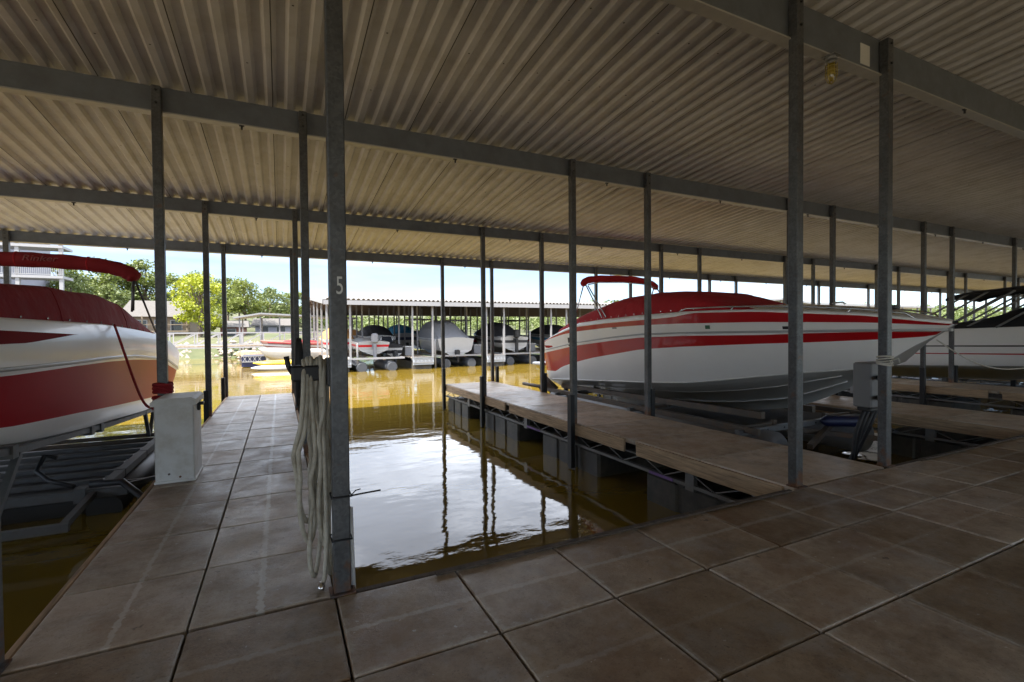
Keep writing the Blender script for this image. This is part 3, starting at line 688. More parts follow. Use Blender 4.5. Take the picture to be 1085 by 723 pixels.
# mooring line wound round the post and led to the maroon boat
mr=empty('mooring_rope',(-1.29,7.1,.7),'dark red mooring line wound on the post behind the white box','rope')
b=MB()
for k in range(7): 
    zz=.72+k*.042+(.03 if k>3 else 0); rr_=.083+.01*random.random()
    b.tube([(-1.29+rr_*math.cos(q*.5236)*1.05,7.1+rr_*math.sin(q*.5236),zz+.01*math.sin(q)) for q in range(12)],.024,7,closed=True)
b.build('coil',M['redrope'],mr)
b=MB(); p0=Vector((-1.40,7.1,.74)); p2=Vector((hx2(8.7,1.7)+.02,8.7,1.76)); q=[]
for i in range(15):
    t=i/14; p=p0.lerp(p2,t); p.z-= .42*math.sin(math.pi*t)*(1-t*.35); p.x+=.05*math.sin(math.pi*t); q.append(p)
b.tube(q,.016,7); b.build('line',M['redrope'],mr)

# --- cruiser with black canvas, three slips to the right
XC=20.15
cu3=dict(sheer=[(3.6,1.70),(5,1.64),(7.5,1.56),(10,1.46),(12.6,1.3)],
 st1=[(3.6,1.1),(8,1.02),(12.6,.9)],st1t=[(3.6,1.15),(8,1.06),(12.6,.93)],st2=[(3.6,.9),(6,.82),(8.2,.78),(12.6,.62)],st2t=[(3.6,.93),(6,.86),(8.2,.81),(12.6,.65)],
 chine=[(3.6,1.5),(4.6,.8),(5.9,.5),(8.2,.4),(12.6,.2)],keel=[(3.6,1.6),(4.2,1.0),(5.2,.3),(6.5,.0),(12.6,-.2)])
bs3=lambda y: plan(y,3.4,12.6,1.25,.5); bc3=lambda y: plan(y,3.7,12.6,1.08,.65)
cb=empty('motorboat',(XC,8,-.2),'white cruiser with black canvas and black bimini on grey struts at the far right','boat')
hull_mesh([3.6,3.7,3.85]+sp(4,12.6,32),cu3,bs3,bc3,[('st2',2),('st2t',0),('st1',3),('st1t',0),('sheer',0)],XC).build('hull',[M['white'],M['bottom'],M['red'],M['black']],cb)
c3=[(3.9,1.75),(4.6,2.2),(5.4,2.4),(6.0,2.25),(6.6,1.95),(7.3,1.78),(8.5,1.68),(10,1.6)]
loft_cover(sp(3.95,10,26),lambda y:bs3(y)*.97,lambda y:lerp(cu3['sheer'],y),lambda y:smooth_lerp(c3,y,.2)+.05,XC).build('canvas_cover',M['canvas_k'],cb)
bi=canopy(sp(4.6,7.7,14),[(4.6,2.86),(5.9,2.80),(7.0,2.72),(7.7,2.60)],XC,1.15,.05,.07).build('bimini_top',M['canvas_k'],cb)
for sg in (-1,1):
    for ya,yb_ in ((7.5,8.5),(7.1,8.1),(6.5,7.5),(6.0,7.0),(5.4,6.3)):
        b=MB(); b.bar((XC+sg*1.12,ya-.4,2.68),(XC+sg*1.15,yb_+.2,1.62),.03,.05); b.build('strut',M['galv'],bi)

# ------------------------------------------------------------------ boat lifts
def lift_right():
    l=empty('boat_lift',(XB,8,WZ),'floating boat lift with grey tanks under the red striped white boat','boat lift','boat lifts')
    for sg in (-1,1):
        b=MB(); x=XB+sg*1.22
        b.tube([(x,5.02,-.36),(x,5.06,-.36),(x,5.12,-.36),(x,11.9,-.36),(x,11.96,-.36)],[.2,.27,.31,.31,.22],20); b.build('air_tank',M['tank'],l)
        b=MB(); x=XB+sg*.72; q=[(x,y,.085-.017*(y-5.7)) for y in (5.7,9,12.4)]
        for a,c_ in zip(q,q[1:]): b.bar(a,c_,.1,.12)
        b.build('bunk',M['rusty'],l)
        for y in (5.5,8.0,11.0):
            b=MB(); x2=XB+sg*.72; zt=.04-.017*(y-5.7)
            b.bar((x2,y,-.05),(x2,y,zt),.07,.07); b.bar((XB+sg*1.5,y+.02,-.03),(x2+sg*.04,y+.02,zt-.06),.05,.05); b.build('upright',M['rusty'],l)
        b=MB(); b.bar((XB+sg*1.62,5.1,-.02),(XB+sg*1.62,12.2,-.02),.07,.09); b.build('side_rail',M['rusty'],l)
    for y in (5.4,8.1,11.1):
        b=MB(); b.box(XB-1.75,XB+1.75,y-.045,y+.045,-.115,-.025); 
        for i in range(8): b.tube([(XB-1.5+i*.43,y-.0455,-.07),(XB-1.5+i*.43,y-.052,-.07)],.018,8,1)
        b.build('cross_beam',[M['galv'],M['dark']],l)
    b=MB(); b.bar((XB-.9,4.75,-.25),(XB+.7,5.35,-.12),.08,.08); b.bar((XB+.9,4.7,-.3),(XB-.5,5.38,-.12),.08,.08); b.build('brace',M['rusty'],l)
    b=MB(); b.tube([(XB-1.55,11.4,.02),(XB-1.75,12.5,.04),(XB-1.8,12.9,.05)],.05,8); b.tube([(XB-1.2,12.1,-.2),(XB-1.35,12.5,.2)],.09,8); b.tube([(XB-1.0,12.3,-.1),(XB-1.2,12.7,.24)],.08,8); b.build('hinge_arm',M['rusty'],l)
lift_right()
def lift_left():
    l=empty('boat_lift',(XL,9.5,WZ),'grey boat lift frame with cross slats under the maroon boat','boat lift','boat lifts')
    z=-.45
    for sg in (-1,1):
        b=MB(); x=XL+sg*1.27; b.box(x-.06,x+.06,8.02,12.4,z-.05,z+.05); 
        for y in (9.0,10.3,11.6): b.box(x-.065,x+.065,y-.02,y+.02,z-.055,z+.055,1)
        b.build('side_rail',[M['liftgalv'],M['dark']],l)
        b=MB(); x=XL+sg*1.28; b.tube([(x,8.2,-.74),(x,12.3,-.74)],.2,16); b.build('air_tank',M['black'],l)
        b=MB(); x=XL+sg*1.0; q=[(x,5.4,.60),(x,6.6,.44),(x,9.7,.20),(x,12.6,.02)]
        for a,c_ in zip(q,q[1:]): b.bar(a,c_,.08,.07)
        for y,zz in ((6.4,.44),(8.6,.26),(9.0,.23)): b.box(x-.06,x+.06,y,y+.12,zz-.05,zz+.08)
        b.build('bunk',M['liftgalv'],l)
        for ya,za,yb_,zb_ in ((5.6,z-.2,6.6,.40),(12.0,z,11.7,.08),(12.05,z,12.4,.02)):
            b=MB(); b.bar((x+sg*.02,ya,za),(x+sg*.02,yb_,zb_),.06,.06); b.build('upright',M['liftgalv'],l)
        b=MB(); b.bar((XL+sg*1.24,6.95,-.52),(XL+sg*1.24,8.0,-.44),.07,.07); b.build('front_arm',M['liftgalv'],l)
    b=MB(); b.bevel_box(XL-1.06,XL+1.06,8.3,12.35,-.86,-.56,.05); b.build('float',M['black'],l)
    for i in range(8):
        y=8.55+i*.5; b=MB(); b.bevel_box(XL-1.2,XL+1.2,y-.045,y+.045,z-.02,z+.05,.012); b.build('slat',M['rusty'] if i>5 else M['liftgalv'],l)
    b=MB(); b.bevel_box(XL-1.6,XL+1.6,7.93,8.07,z-.06,z+.06,.01); b.box(XL+1.05,XL+1.17,7.90,8.10,z-.09,z+.09); b.build('cross_beam',M['liftgalv'],l)
    b=MB(); b.box(XL-1.3,XL+1.3,6.9,6.98,-.57,-.48); b.build('cross_beam',M['liftgalv'],l)
    b=MB(); b.bar((XL+1.33,8.05,-.44),(XL+2.02,8.45,-.42),.05,.06); b.bar((XL+1.33,8.6,-.5),(XL+2.02,8.3,-.42),.05,.05); b.build('hinge_arm',M['liftgalv'],l)
    b=MB(); b.tube([(XL+1.0,8.1,-.36),(XL+.7,8.25,-.28),(XL+.5,8.5,-.2),(XL+.55,8.6,-.02),(XL+.68,8.6,-.06)],.03,8); b.tube([(XL+1.2,8.0,-.34),(XL+1.55,7.9,-.32),(XL+1.78,7.75,-.5),(XL+1.8,7.7,-.85)],.045,8); b.build('air_hose',M['black'],l)
lift_left()

# ------------------------------------------------------------------ things on and by the walkway
d=empty('dock_box',(-1.045,6.53,0),'white plastic dock box standing on the concrete finger dock','dock box')
b=MB(); b.bevel_box(-1.225,-.865,6.26,6.80,.001,.865,.012); b.bevel_box(-1.235,-.855,6.25,6.81,.0011,.03,.006); b.build('body',M['boxw'],d)
b=MB(); b.grid([[(x,y,z) for x,z in ((-1.25,.84),(-1.25,.885),(-1.21,.915),(-.88,.925),(-.84,.90),(-.84,.84))] for y in (6.225,6.26,6.80,6.835)],smooth=False)
for y,fl in ((6.225,0),(6.835,1)): b.add([(x,y,z) for x,z in ((-1.25,.84),(-1.25,.885),(-1.21,.915),(-.88,.925),(-.84,.90),(-.84,.84))],[(0,1,2,3,4,5) if fl else (5,4,3,2,1,0)])
b.add([(-1.25,6.225,.84),(-.84,6.225,.84),(-.84,6.835,.84),(-1.25,6.835,.84)],[(0,3,2,1)]); b.build('lid',M['boxw'],d)
b=MB(); b.bevel_box(-.8640,-.835,6.50,6.56,.74,.86,.006); b.bevel_box(-.838,-.80,6.49,6.57,.80,.835,.004); b.build('latch',M['black'],d)
b=MB(); b.tube([(-1.10,6.2595,.10),(-1.10,6.253,.10)],.012,8); b.tube([(-1.0,6.2595,.06),(-1.0,6.253,.06)],.012,8); b.build('bolt',M['steel'],d)

hg=empty('hose_hanger',(.2,3.36,1.3),'black hose bracket fixed to the numbered post','bracket')
b=MB(); b.bevel_box(.06,.27,3.30,3.42,1.30,1.40,.012); b.bevel_box(.265,.375,3.195,3.31,1.27,1.45,.01); b.tube([(.07,3.36,1.35),(.045,3.36,1.40),(.035,3.36,1.46)],.016,8); b.build('arm',M['black'],hg)
hs=MB(); random.seed(5)
specs=[(.135,.40,.10,.02),(.158,.27,.11,.03),(.178,.48,.12,-.02),(.198,.04,.12,.02),(.216,.60,.10,.02),(.236,.09,.11,-.015),(.254,.22,.12,.015),(.275,.03,.11,.0)]
for i,(x,zb_,hwd,lean) in enumerate(specs):
    q=[]; n=52; ph=random.uniform(-.5,.5); top=1.425+.012*(i%3); kz=random.uniform(.4,1.0); ka=random.uniform(.015,.03)
    for k in range(n):
        a=2*math.pi*k/n; sy_=math.sin(a); cx_=math.cos(a)
        z=(top+zb_)/2+(top-zb_)/2*math.copysign(abs(cx_)**.9,cx_)
        wd=hwd*(.75+.35*math.sin((z-zb_)*1.9+i)); low=(top-z)/(top-zb_)
        kink=ka*math.exp(-((z-kz)/.09)**2)*(1 if sy_>0 else -1)
        q.append((x+lean*1.6*low*sy_+.022*sy_*(low+.2)+.018*math.sin(z*6+i*1.3)*low+kink, 3.36+wd*math.copysign(abs(sy_)**.75,sy_)*(1 if sy_>0 else .85)-.02*low, z+.012*math.sin(a*3+ph)))
    hs.tube(q,.0148,9,closed=True)
hs.tube([(.235,3.26,1.2),(.245,3.24,.8),(.25,3.23,.3),(.23,3.22,.06),(.21,3.2,.02)],.0148,9)
tag(hs.build('hose',M['hose'],org=(.15,3.36,.02)),'thick beige hose hung in long loops beside the post numbered 5','hose')
hose_o=bpy.data.objects['hose']; b=MB(); b.tube([(.216,3.206,.045),(.209,3.199,.012),(.204,3.194,.002)],[.019,.021,.02],10); b.build('coupling',M['chrome'],hose_o,org=(.15,3.36,.02))
# black cord loops on the post behind
b=MB(); 
for i in range(4):
    q=[]
    for k in range(20):
        a=2*math.pi*k/20; q.append((.245-.012*i+.02*math.sin(a),6.98+.09*math.sin(a),1.24+(.30+.05*i)*math.cos(a)-.05*i))
    b.tube(q,.013,6,closed=True)
tag(b.build('power_cord',M['black'],org=(.25,6.98,1.0)),'black power cord looped on a post behind the beige hose','cord')
t=MB()
for zz in (.60,): t.tube([(.325+.058*x,3.14+.058*y,zz) for x,y in ((-1,-1),(1,-1),(1,1),(-1,1))],.006,6,closed=True)
t.tube([(.38,3.085,.60),(.42,3.08,.605),(.56,3.09,.607)],.0055,6); t.tube([(.38,3.09,.60),(.41,3.10,.625),(.44,3.10,.63)],.004,6)
tag(t.build('cable_tie',M['black'],org=(.325,3.14,.5)),'black cable tie with a long loose tail around the numbered post','cable tie')
t=MB(); t.tube([(.325+.058*x,3.14+.058*y,.335) for x,y in ((-1,-1),(1,-1),(1,1),(-1,1))],.006,6,closed=True); tag(t.build('cable_tie',M['black'],org=(.325,3.14,.33)),'plain black tie low on the numbered post, below the tie with the tail','cable tie')
b=MB(); b.tube([(.395,3.16,-.02),(.39,3.165,.2),(.385,3.17,.5)],.016,8); tag(b.build('conduit',M['boxw'],org=(.39,3.16,0)),'short pale pipe standing against the foot of the numbered post','pipe')
# pump box on the right slip corner
pb=empty('lift_control_box',(6.6,3.6,.6),'white lift control box with black hoses below the red striped bow','control box')
b=MB(); b.bevel_box(6.56,6.98,3.38,3.60,.62,1.18,.015); b.build('casing',M['pump'],pb)
for zz in (.75,1.0):
    b=MB(); b.bar((6.42,3.16,zz),(6.7,3.379,zz),.05,.05); b.build('bracket',M['steel'],pb)
b=MB(); b.bevel_box(6.60,6.94,3.41,3.57,.57,.619,.01); b.build('manifold',M['black'],pb)
for i,(x,dx) in enumerate(((6.63,.02),(6.72,.06),(6.84,-.05),(6.91,.10))):
    b=MB(); b.tube([(x,3.49,.59),(x+dx*.3,3.60,.3),(x+dx,3.66+.06*i,-.2),(x+dx*1.6,3.8+.1*i,-.6),(x+dx*2+.1,4.0+.2*i,-.86)],.022,8); b.build('air_hose',M['black'],pb)
wr=empty('mooring_rope',(6.36,3.14,1.2),'pale rope wound around the post at the right slip corner','rope')
b=MB()
for k in range(5):
    rr_=.074; b.tube([(6.36+rr_*math.cos(q*.5236),3.14+rr_*math.sin(q*.5236),1.19+k*.021+.012*math.sin(q*.5236+k)) for q in range(12)],.0105,6,closed=True)
b.tube([(6.30,3.07,1.22),(6.27,3.05,1.24),(6.25,3.02,1.20)],.009,6); b.tube([(6.42,3.08,1.24),(6.46,3.05,1.26),(6.45,3.03,1.21)],.009,6)
b.build('coil',M['rope'],wr)
b=MB(); q=[]
for i in range(16):
    t=i/15; p=Vector((8.36,3.48,1.44)).lerp(Vector((10.45,3.2,.98)),t); p.z-=.17*math.sin(math.pi*t); q.append(p)
b.tube(q,.009,7); tag(b.build('bow_line',M['rope'],org=(9.4,3.3,1)),'slack rope running from the red striped bow to the next post','rope')
fd=empty('fender',(8.95,5.05,.1),'blue cylindrical fender hanging by the lift under the red striped bow','fender')
b=MB(); b.tube([(8.62,5.25,-.02),(8.66,5.22,-.02),(8.72,5.2,-.02),(9.2,4.95,-.03),(9.26,4.92,-.03),(9.3,4.9,-.03)],[.03,.075,.10,.10,.075,.03],14); b.build('body',M['blue'],fd)

# ------------------------------------------------------------------ far covered dock
FD=31.4
fs=empty('dock_shelter',(20,FD+12,0),'long white trimmed boat dock roof with white posts across the water','shelter')
b=MB(); pr=[]; x=2.45
while x<38: pr+=[(x,0),(x+.1,0),(x+.15,.09),(x+.25,.09)]; x+=.3
fz=lambda y: 3.72+.082*(12-abs(y-FD-12))
b.grid([[(px,y,fz(y)+pz) for px,pz in pr] for y in (FD-.35,FD+4,FD+8,FD+12,FD+16,FD+20,FD+24.3)],smooth=False)
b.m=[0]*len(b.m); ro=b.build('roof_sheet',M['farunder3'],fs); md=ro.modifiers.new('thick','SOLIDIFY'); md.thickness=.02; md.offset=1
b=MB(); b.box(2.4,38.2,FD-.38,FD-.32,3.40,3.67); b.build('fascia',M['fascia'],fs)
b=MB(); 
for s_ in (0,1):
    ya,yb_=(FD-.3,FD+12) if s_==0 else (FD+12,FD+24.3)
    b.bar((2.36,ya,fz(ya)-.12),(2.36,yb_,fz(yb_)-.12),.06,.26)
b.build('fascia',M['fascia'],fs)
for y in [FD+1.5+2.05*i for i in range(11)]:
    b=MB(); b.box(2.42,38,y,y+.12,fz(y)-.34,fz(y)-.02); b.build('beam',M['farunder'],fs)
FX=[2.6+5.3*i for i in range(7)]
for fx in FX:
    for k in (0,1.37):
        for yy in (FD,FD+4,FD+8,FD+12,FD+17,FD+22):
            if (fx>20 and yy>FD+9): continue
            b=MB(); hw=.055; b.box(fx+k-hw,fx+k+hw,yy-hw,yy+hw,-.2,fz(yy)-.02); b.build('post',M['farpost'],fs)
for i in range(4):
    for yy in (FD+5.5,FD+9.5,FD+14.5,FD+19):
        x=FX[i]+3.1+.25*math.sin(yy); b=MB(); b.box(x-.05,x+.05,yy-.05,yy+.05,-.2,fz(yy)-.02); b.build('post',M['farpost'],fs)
ffp=None
for i,fx in enumerate(FX):
    if ffp is None:
        ffp=empty('finger_dock',(fx,FD,0),None,'finger dock','finger docks of the far covered dock')
        b=MB(); b.box(fx,fx+1.37,FD-.1,FD+11.5,-.06,0); b.build('deck',M['conc_w'],ffp)
        b=MB(); b.box(fx-.02,fx+1.39,FD-.14,FD-.103,-.5,.01)
        for k in range(5):
            xa=fx+.06+k*.26; b.bar((xa,FD-.155,-.30),(xa+.2,FD-.155,-.08),.018,.03,1); b.bar((xa+.2,FD-.16,-.30),(xa,FD-.16,-.08),.018,.03,1)
        b.box(fx-.02,fx+1.39,FD-.18,FD-.141,-.02,.03,1); b.box(fx-.02,fx+1.39,FD-.18,FD-.141,-.37,-.32,1); b.build('end_frame',[M['bdeck'],M['fascia']],ffp)
        b=MB(); b.box(fx+.05,fx+1.3,FD+.1,FD+11,-1,-.3); b.build('float',M['float'],ffp); o=ffp
    else:
        o=copy_tree(ffp); o.location.x=fx
    o['label']=['far finger dock at the left end below the white roof','far finger dock between the red boat and the grey covered boat','far finger dock right of the grey covered boat','far finger dock seen just left of the red striped stern','far finger dock mostly hidden by the red striped boat','far finger dock hidden behind red canvas','far finger dock at the right end of the white roof'][i]
b=MB(); b.box(2.5,37.8,FD+11.6,FD+13.4,-.4,0); tag(b.build('walkway',M['conc_w']),kind='structure')

TRAP=[(-1,-.08),(-1,.0),(-.93,.35),(-.78,.62),(-.5,.86),(-.2,.97),(0,1),(.2,.97),(.5,.86),(.78,.62),(.93,.35),(1,0),(1,-.08)]
def small_boat(name,label,xc,y0,L,B,zs,zc,zk,hullmat,stripe,cover=None,cmat=None,motor=True,group='boats in the far covered dock',bowfirst=False,mot='black',low=.0,trap=None):
    """a runabout moored with its stern (or bow) to the camera"""
    r=empty(name,(xc,y0+L/2,zk),label,'boat',group)
    ystern=y0; tf=(lambda p:(p[0],y0+L-p[1],p[2])) if not bowfirst else (lambda p:(p[0],y0+p[1],p[2]))
    cu=dict(sheer=[(0,zs+.25),(L*.4,zs+.12),(L,zs)],a=[(0,zs-.1),(L*.5,zc+.5*(zs-zc)),(L,zc+.42*(zs-zc))],c=[(0,zs+.02),(L*.5,zc+.8*(zs-zc)),(L,zc+.72*(zs-zc))],chine=[(0,zs),(L*.12,zc+.25),(L*.3,zc+.08),(L,zc)],keel=[(0,zs+.2),(L*.08,zc+.2),(L*.25,zk),(L,zk)])
    f=lambda y:plan(y,-.02,L,B,.55,.95); g=lambda y:plan(y,.15,L,B*.84,.7,.95)
    hull_mesh([0,.05,.12,.25,.45]+sp(.7,L,16),cu,f,g,[('a',2),('c',0),('sheer',0)],xc,tf=tf).build('hull',[hullmat,M['bottom'],stripe],r)
    if cover:
        a,c_,h=cover; cr=[(a,zs+.2),(a+.25*(c_-a),zs+h*.75),(a+.5*(c_-a),zs+h),(c_-.35*(c_-a)*.5,zs+h*.9),(c_,zs+.15)]
        loft_cover(sp(a,c_,14),lambda y:f(y)*.99,lambda y:lerp(cu['sheer'],y)-.04,lambda y:smooth_lerp(cr,y,.2),xc,tf=tf,trap=trap or TRAP).build('canvas_cover',cmat,r)
    if motor and not bowfirst:
        b=MB(); b.bevel_box(xc-.19,xc+.19,y0-.62,y0-.12,zs-.02,zs+.62,.08); b.bevel_box(xc-.09,xc+.09,y0-.5,y0-.22,zk-.35,zs-.03,.03); b.bevel_box(xc-.12,xc+.12,y0-.12,y0-.01,zs-.4,zs-.05,.02)
        for k in range(3):
            q=k*2.094; b.bar((xc,y0-.55,zk-.25),(xc+.17*math.cos(q),y0-.56,zk-.25+.17*math.sin(q)),.07,.02)
        b.build('outboard_motor',M[mot],r)
    elif not bowfirst:
        b=MB(); b.bevel_box(xc-.14,xc+.14,y0-.45,y0-.01,zk+.1,zk+.55,.05); b.bevel_box(xc-.07,xc+.07,y0-.4,y0-.16,zk-.35,zk+.1,.03)
        for k in range(3):
            q=k*2.094+.5; b.bar((xc,y0-.44,zk-.12),(xc+.17*math.cos(q),y0-.45,zk-.12+.17*math.sin(q)),.07,.02)
        b.build('outdrive',M['black'],r)
    return r
def far_lift(xc,y0,label):
    l=empty('boat_lift',(xc,y0+2,WZ),label,'boat lift','boat lifts in the far covered dock')
    for sg in (-1,1):
        b=MB(); b.tube([(xc+sg*.95,y0-.05,-.56),(xc+sg*.95,y0+.1,-.56),(xc+sg*.95,y0+5,-.56)],[.30,.36,.36],18); b.build('air_tank',M['farfloat'],l)
        b=MB(); b.bar((xc+sg*.5,y0+.1,-.05),(xc+sg*.5,y0+5,.05),.12,.14); b.build('bunk',M['rusty'],l)
        b=MB(); b.bar((xc+sg*1.6,y0-.05,.02),(xc+sg*1.6,y0+5,.02),.09,.12); b.build('side_rail',M['fascia'],l)
    b=MB(); b.box(xc-1.75,xc+1.75,y0-.08,y0+.02,-.04,.07); b.build('cross_beam',M['fascia'],l)
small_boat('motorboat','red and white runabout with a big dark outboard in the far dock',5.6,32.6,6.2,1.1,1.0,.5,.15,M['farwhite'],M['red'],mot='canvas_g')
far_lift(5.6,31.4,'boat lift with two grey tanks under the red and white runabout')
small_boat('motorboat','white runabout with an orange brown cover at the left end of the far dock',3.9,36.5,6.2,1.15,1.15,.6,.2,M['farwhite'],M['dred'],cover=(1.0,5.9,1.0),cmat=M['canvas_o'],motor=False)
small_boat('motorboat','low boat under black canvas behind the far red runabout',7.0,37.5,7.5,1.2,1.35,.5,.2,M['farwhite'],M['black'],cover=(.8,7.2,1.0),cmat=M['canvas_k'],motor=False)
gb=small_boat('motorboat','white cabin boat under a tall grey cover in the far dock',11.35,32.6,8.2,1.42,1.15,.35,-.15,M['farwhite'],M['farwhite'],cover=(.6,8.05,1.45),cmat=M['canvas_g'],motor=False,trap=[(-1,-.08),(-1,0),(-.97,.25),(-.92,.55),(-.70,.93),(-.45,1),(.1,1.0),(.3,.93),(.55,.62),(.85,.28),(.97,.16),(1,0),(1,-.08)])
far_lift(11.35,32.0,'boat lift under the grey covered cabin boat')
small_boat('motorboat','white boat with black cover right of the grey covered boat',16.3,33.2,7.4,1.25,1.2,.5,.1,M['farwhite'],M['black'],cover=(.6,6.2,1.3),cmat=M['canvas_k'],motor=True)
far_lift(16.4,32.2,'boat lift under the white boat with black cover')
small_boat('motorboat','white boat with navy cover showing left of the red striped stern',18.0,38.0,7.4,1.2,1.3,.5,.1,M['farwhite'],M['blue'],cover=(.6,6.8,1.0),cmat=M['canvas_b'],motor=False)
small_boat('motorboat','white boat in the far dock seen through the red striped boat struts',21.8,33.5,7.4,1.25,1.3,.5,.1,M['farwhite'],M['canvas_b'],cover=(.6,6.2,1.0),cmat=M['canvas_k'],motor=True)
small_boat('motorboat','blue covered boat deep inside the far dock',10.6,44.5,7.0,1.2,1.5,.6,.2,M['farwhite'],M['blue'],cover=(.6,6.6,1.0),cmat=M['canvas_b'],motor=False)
def wind(r,xc,y,zs,B):
    b=MB(); q=[(xc-B*.75,y+.0,zs+.05),(xc-B*.6,y+.25,zs+.55),(xc+B*.6,y+.25,zs+.55),(xc+B*.75,y+.0,zs+.05)]; b.add(q,[(0,1,2,3)]); f=b.build('windshield',M['pane'],r)
    b=MB(); b.tube(q,.03,6); b.build('frame',M['chrome'],f)
def hard_top(r,xc,y,z,B,mt):
    b=MB(); b.bevel_box(xc-B,xc+B,y,y+2.4,z,z+.12,.05); t=b.build('hard_top',mt,r)
    for sx in (-1,1):
        for yy in (y+.15,y+2.2): b=MB(); b.tube([(xc+sx*B*.92,yy,z-1.1),(xc+sx*B*.9,yy,z)],.035,6); b.build('support',M['chrome'],t)
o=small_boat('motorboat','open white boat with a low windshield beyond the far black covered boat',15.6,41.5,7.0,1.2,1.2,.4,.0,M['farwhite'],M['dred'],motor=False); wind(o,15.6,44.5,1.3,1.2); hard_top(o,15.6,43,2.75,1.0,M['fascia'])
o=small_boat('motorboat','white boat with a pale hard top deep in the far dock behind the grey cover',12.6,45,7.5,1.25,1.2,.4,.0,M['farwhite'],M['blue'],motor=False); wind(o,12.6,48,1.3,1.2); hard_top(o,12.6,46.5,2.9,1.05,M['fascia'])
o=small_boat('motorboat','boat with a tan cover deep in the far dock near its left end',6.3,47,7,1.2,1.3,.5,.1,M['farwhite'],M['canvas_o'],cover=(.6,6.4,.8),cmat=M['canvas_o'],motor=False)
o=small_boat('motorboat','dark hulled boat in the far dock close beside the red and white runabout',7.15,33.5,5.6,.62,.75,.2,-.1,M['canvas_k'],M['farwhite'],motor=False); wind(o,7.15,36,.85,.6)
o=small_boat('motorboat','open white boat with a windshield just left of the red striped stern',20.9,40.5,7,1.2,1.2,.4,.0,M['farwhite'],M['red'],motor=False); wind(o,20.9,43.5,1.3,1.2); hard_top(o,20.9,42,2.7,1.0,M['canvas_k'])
# deck boxes and bumper poles on the far fingers
for x,y,lab in ((8.3,34.5,'pale deck box on the far finger dock left of the grey covered boat'),(13.75,35,'pale deck box on the far finger dock right of the grey covered boat'),(19.1,36,'pale deck box on the far finger dock near the red striped stern')):
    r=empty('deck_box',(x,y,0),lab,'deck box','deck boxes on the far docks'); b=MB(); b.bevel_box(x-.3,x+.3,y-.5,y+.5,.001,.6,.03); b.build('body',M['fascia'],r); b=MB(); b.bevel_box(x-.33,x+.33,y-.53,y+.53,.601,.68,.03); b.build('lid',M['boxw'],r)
for x,y,h,lab in ((14.6,31.6,1.9,'white bumper pole right of the far lattice dock end beside the black covered boat'),(16.9,31.8,1.7,'white bumper pole standing before the far black covered boat'),(9.5,31.6,1.2,'short white bumper pole left of the grey covered boat'),(4.4,31.5,1.0,'short white bumper pole beside the red and white runabout')):
    r=MB(); r.tube([(x,y,-.9),(x,y,h-.06),(x,y,h-.02),(x,y,h)],[.06,.06,.045,.01],10); tag(r.build('bumper_pole',M['farpost'],org=(x,y,-.9)),lab,'pole','white bumper poles on the far dock')
# second covered dock, right
d2=empty('dock_shelter',(62,40,0),'blue grey gabled dock roof with pale trim seen beyond the red striped deck','shelter')
z2=lambda x: 4.55+.085*(7.5-abs(x-52.5))
b=MB(); b.grid([[(x,y,z2(x)) for x in (45,52.5,60)] for y in (36.2,60)],smooth=False); ro=b.build('roof_sheet',M['farunder2'],d2); md=ro.modifiers.new('thick','SOLIDIFY'); md.thickness=.12; md.offset=-1
b=MB(); b.grid([[(x,y,4.9+.0*x) for x in (60.1,88)] for y in (37,60)],smooth=False); ro=b.build('roof_sheet',M['farunder2'],d2); md=ro.modifiers.new('thick','SOLIDIFY'); md.thickness=.22; md.offset=-1
b=MB(); b.bar((45,36.15,z2(45)+.02),(52.5,36.15,z2(52.5)+.02),.06,.2); b.bar((52.5,36.15,z2(52.5)+.02),(60,36.15,z2(60)+.02),.06,.2); b.build('fascia',M['fascia'],d2)
b=MB(); b.box(60.15,88,36.93,36.99,4.66,4.93); b.build('fascia',M['fascia'],d2)
for x in [45.3,49,52.5,56,59.8,64,68,72,76,80,84,87.7]:
    for y in (36.6 if x<60 else 37.3,46,56):
        b=MB(); b.box(x-.09,x+.09,y-.09,y+.09,-.9,(z2(x) if x<60 else 4.9)-.12); b.build('post',M['farpost'],d2)
b=MB(); b.box(45,88,37.5,59,-.5,0); tag(b.build('walkway',M['conc_w']),kind='structure')

# ------------------------------------------------------------------ left background: shelter, gangway, boats
s3=empty('dock_shelter',(0,56,0),'small low pitched white dock roof by the wooded bank','shelter')
zz3=lambda x:3.15+.10*(4.2-abs(x+.2)) if True else 0
b=MB(); b.grid([[(x,y,3.2+.42*(1-abs(x+1.6)/(2.2 if x<-1.6 else 9))) for x in (-3.8,-1.6,7)] for y in (50,55)],smooth=False); ro=b.build('roof_sheet',M['fascia'],s3); md=ro.modifiers.new('thick','SOLIDIFY'); md.thickness=.14; md.offset=-1
for x in (-3.3,-1.6,.0,1.6,3.2,4.8,6.6):
    for y in (50.4,54.6):
        b=MB(); b.box(x-.06,x+.06,y-.06,y+.06,-.9,3.25); b.build('post',M['farpost'],s3)
b=MB(); b.box(-3.6,6.8,50.2,54.8,-.3,.02); b.build('deck',M['conc_w'],s3)
gw=empty('gangway',(-3,46,0),'white truss gangway reaching from the bank to the far docks','gangway')
b=MB(); b.box(-19,5.2,45.2,46.6,.62,.74); b.build('deck',M['conc_w'],gw)
for y in (45.2,46.6):
    b=MB(); b.box(-19,5.2,y-.04,y+.04,1.72,1.82); b.box(-19,5.2,y-.04,y+.04,.76,.86); b.box(-19,5.2,y-.03,y+.03,.52,.62)
    n=15
    for i in range(n+1):
        x=-19+i*24.2/n; b.box(x-.04,x+.04,y-.035,y+.035,.86,1.72)
        if i<n: b.bar((x,y,.84),(x+24.2/n,y,1.74),.05,.07)
    b.build('railing',M['wtrim'],gw)
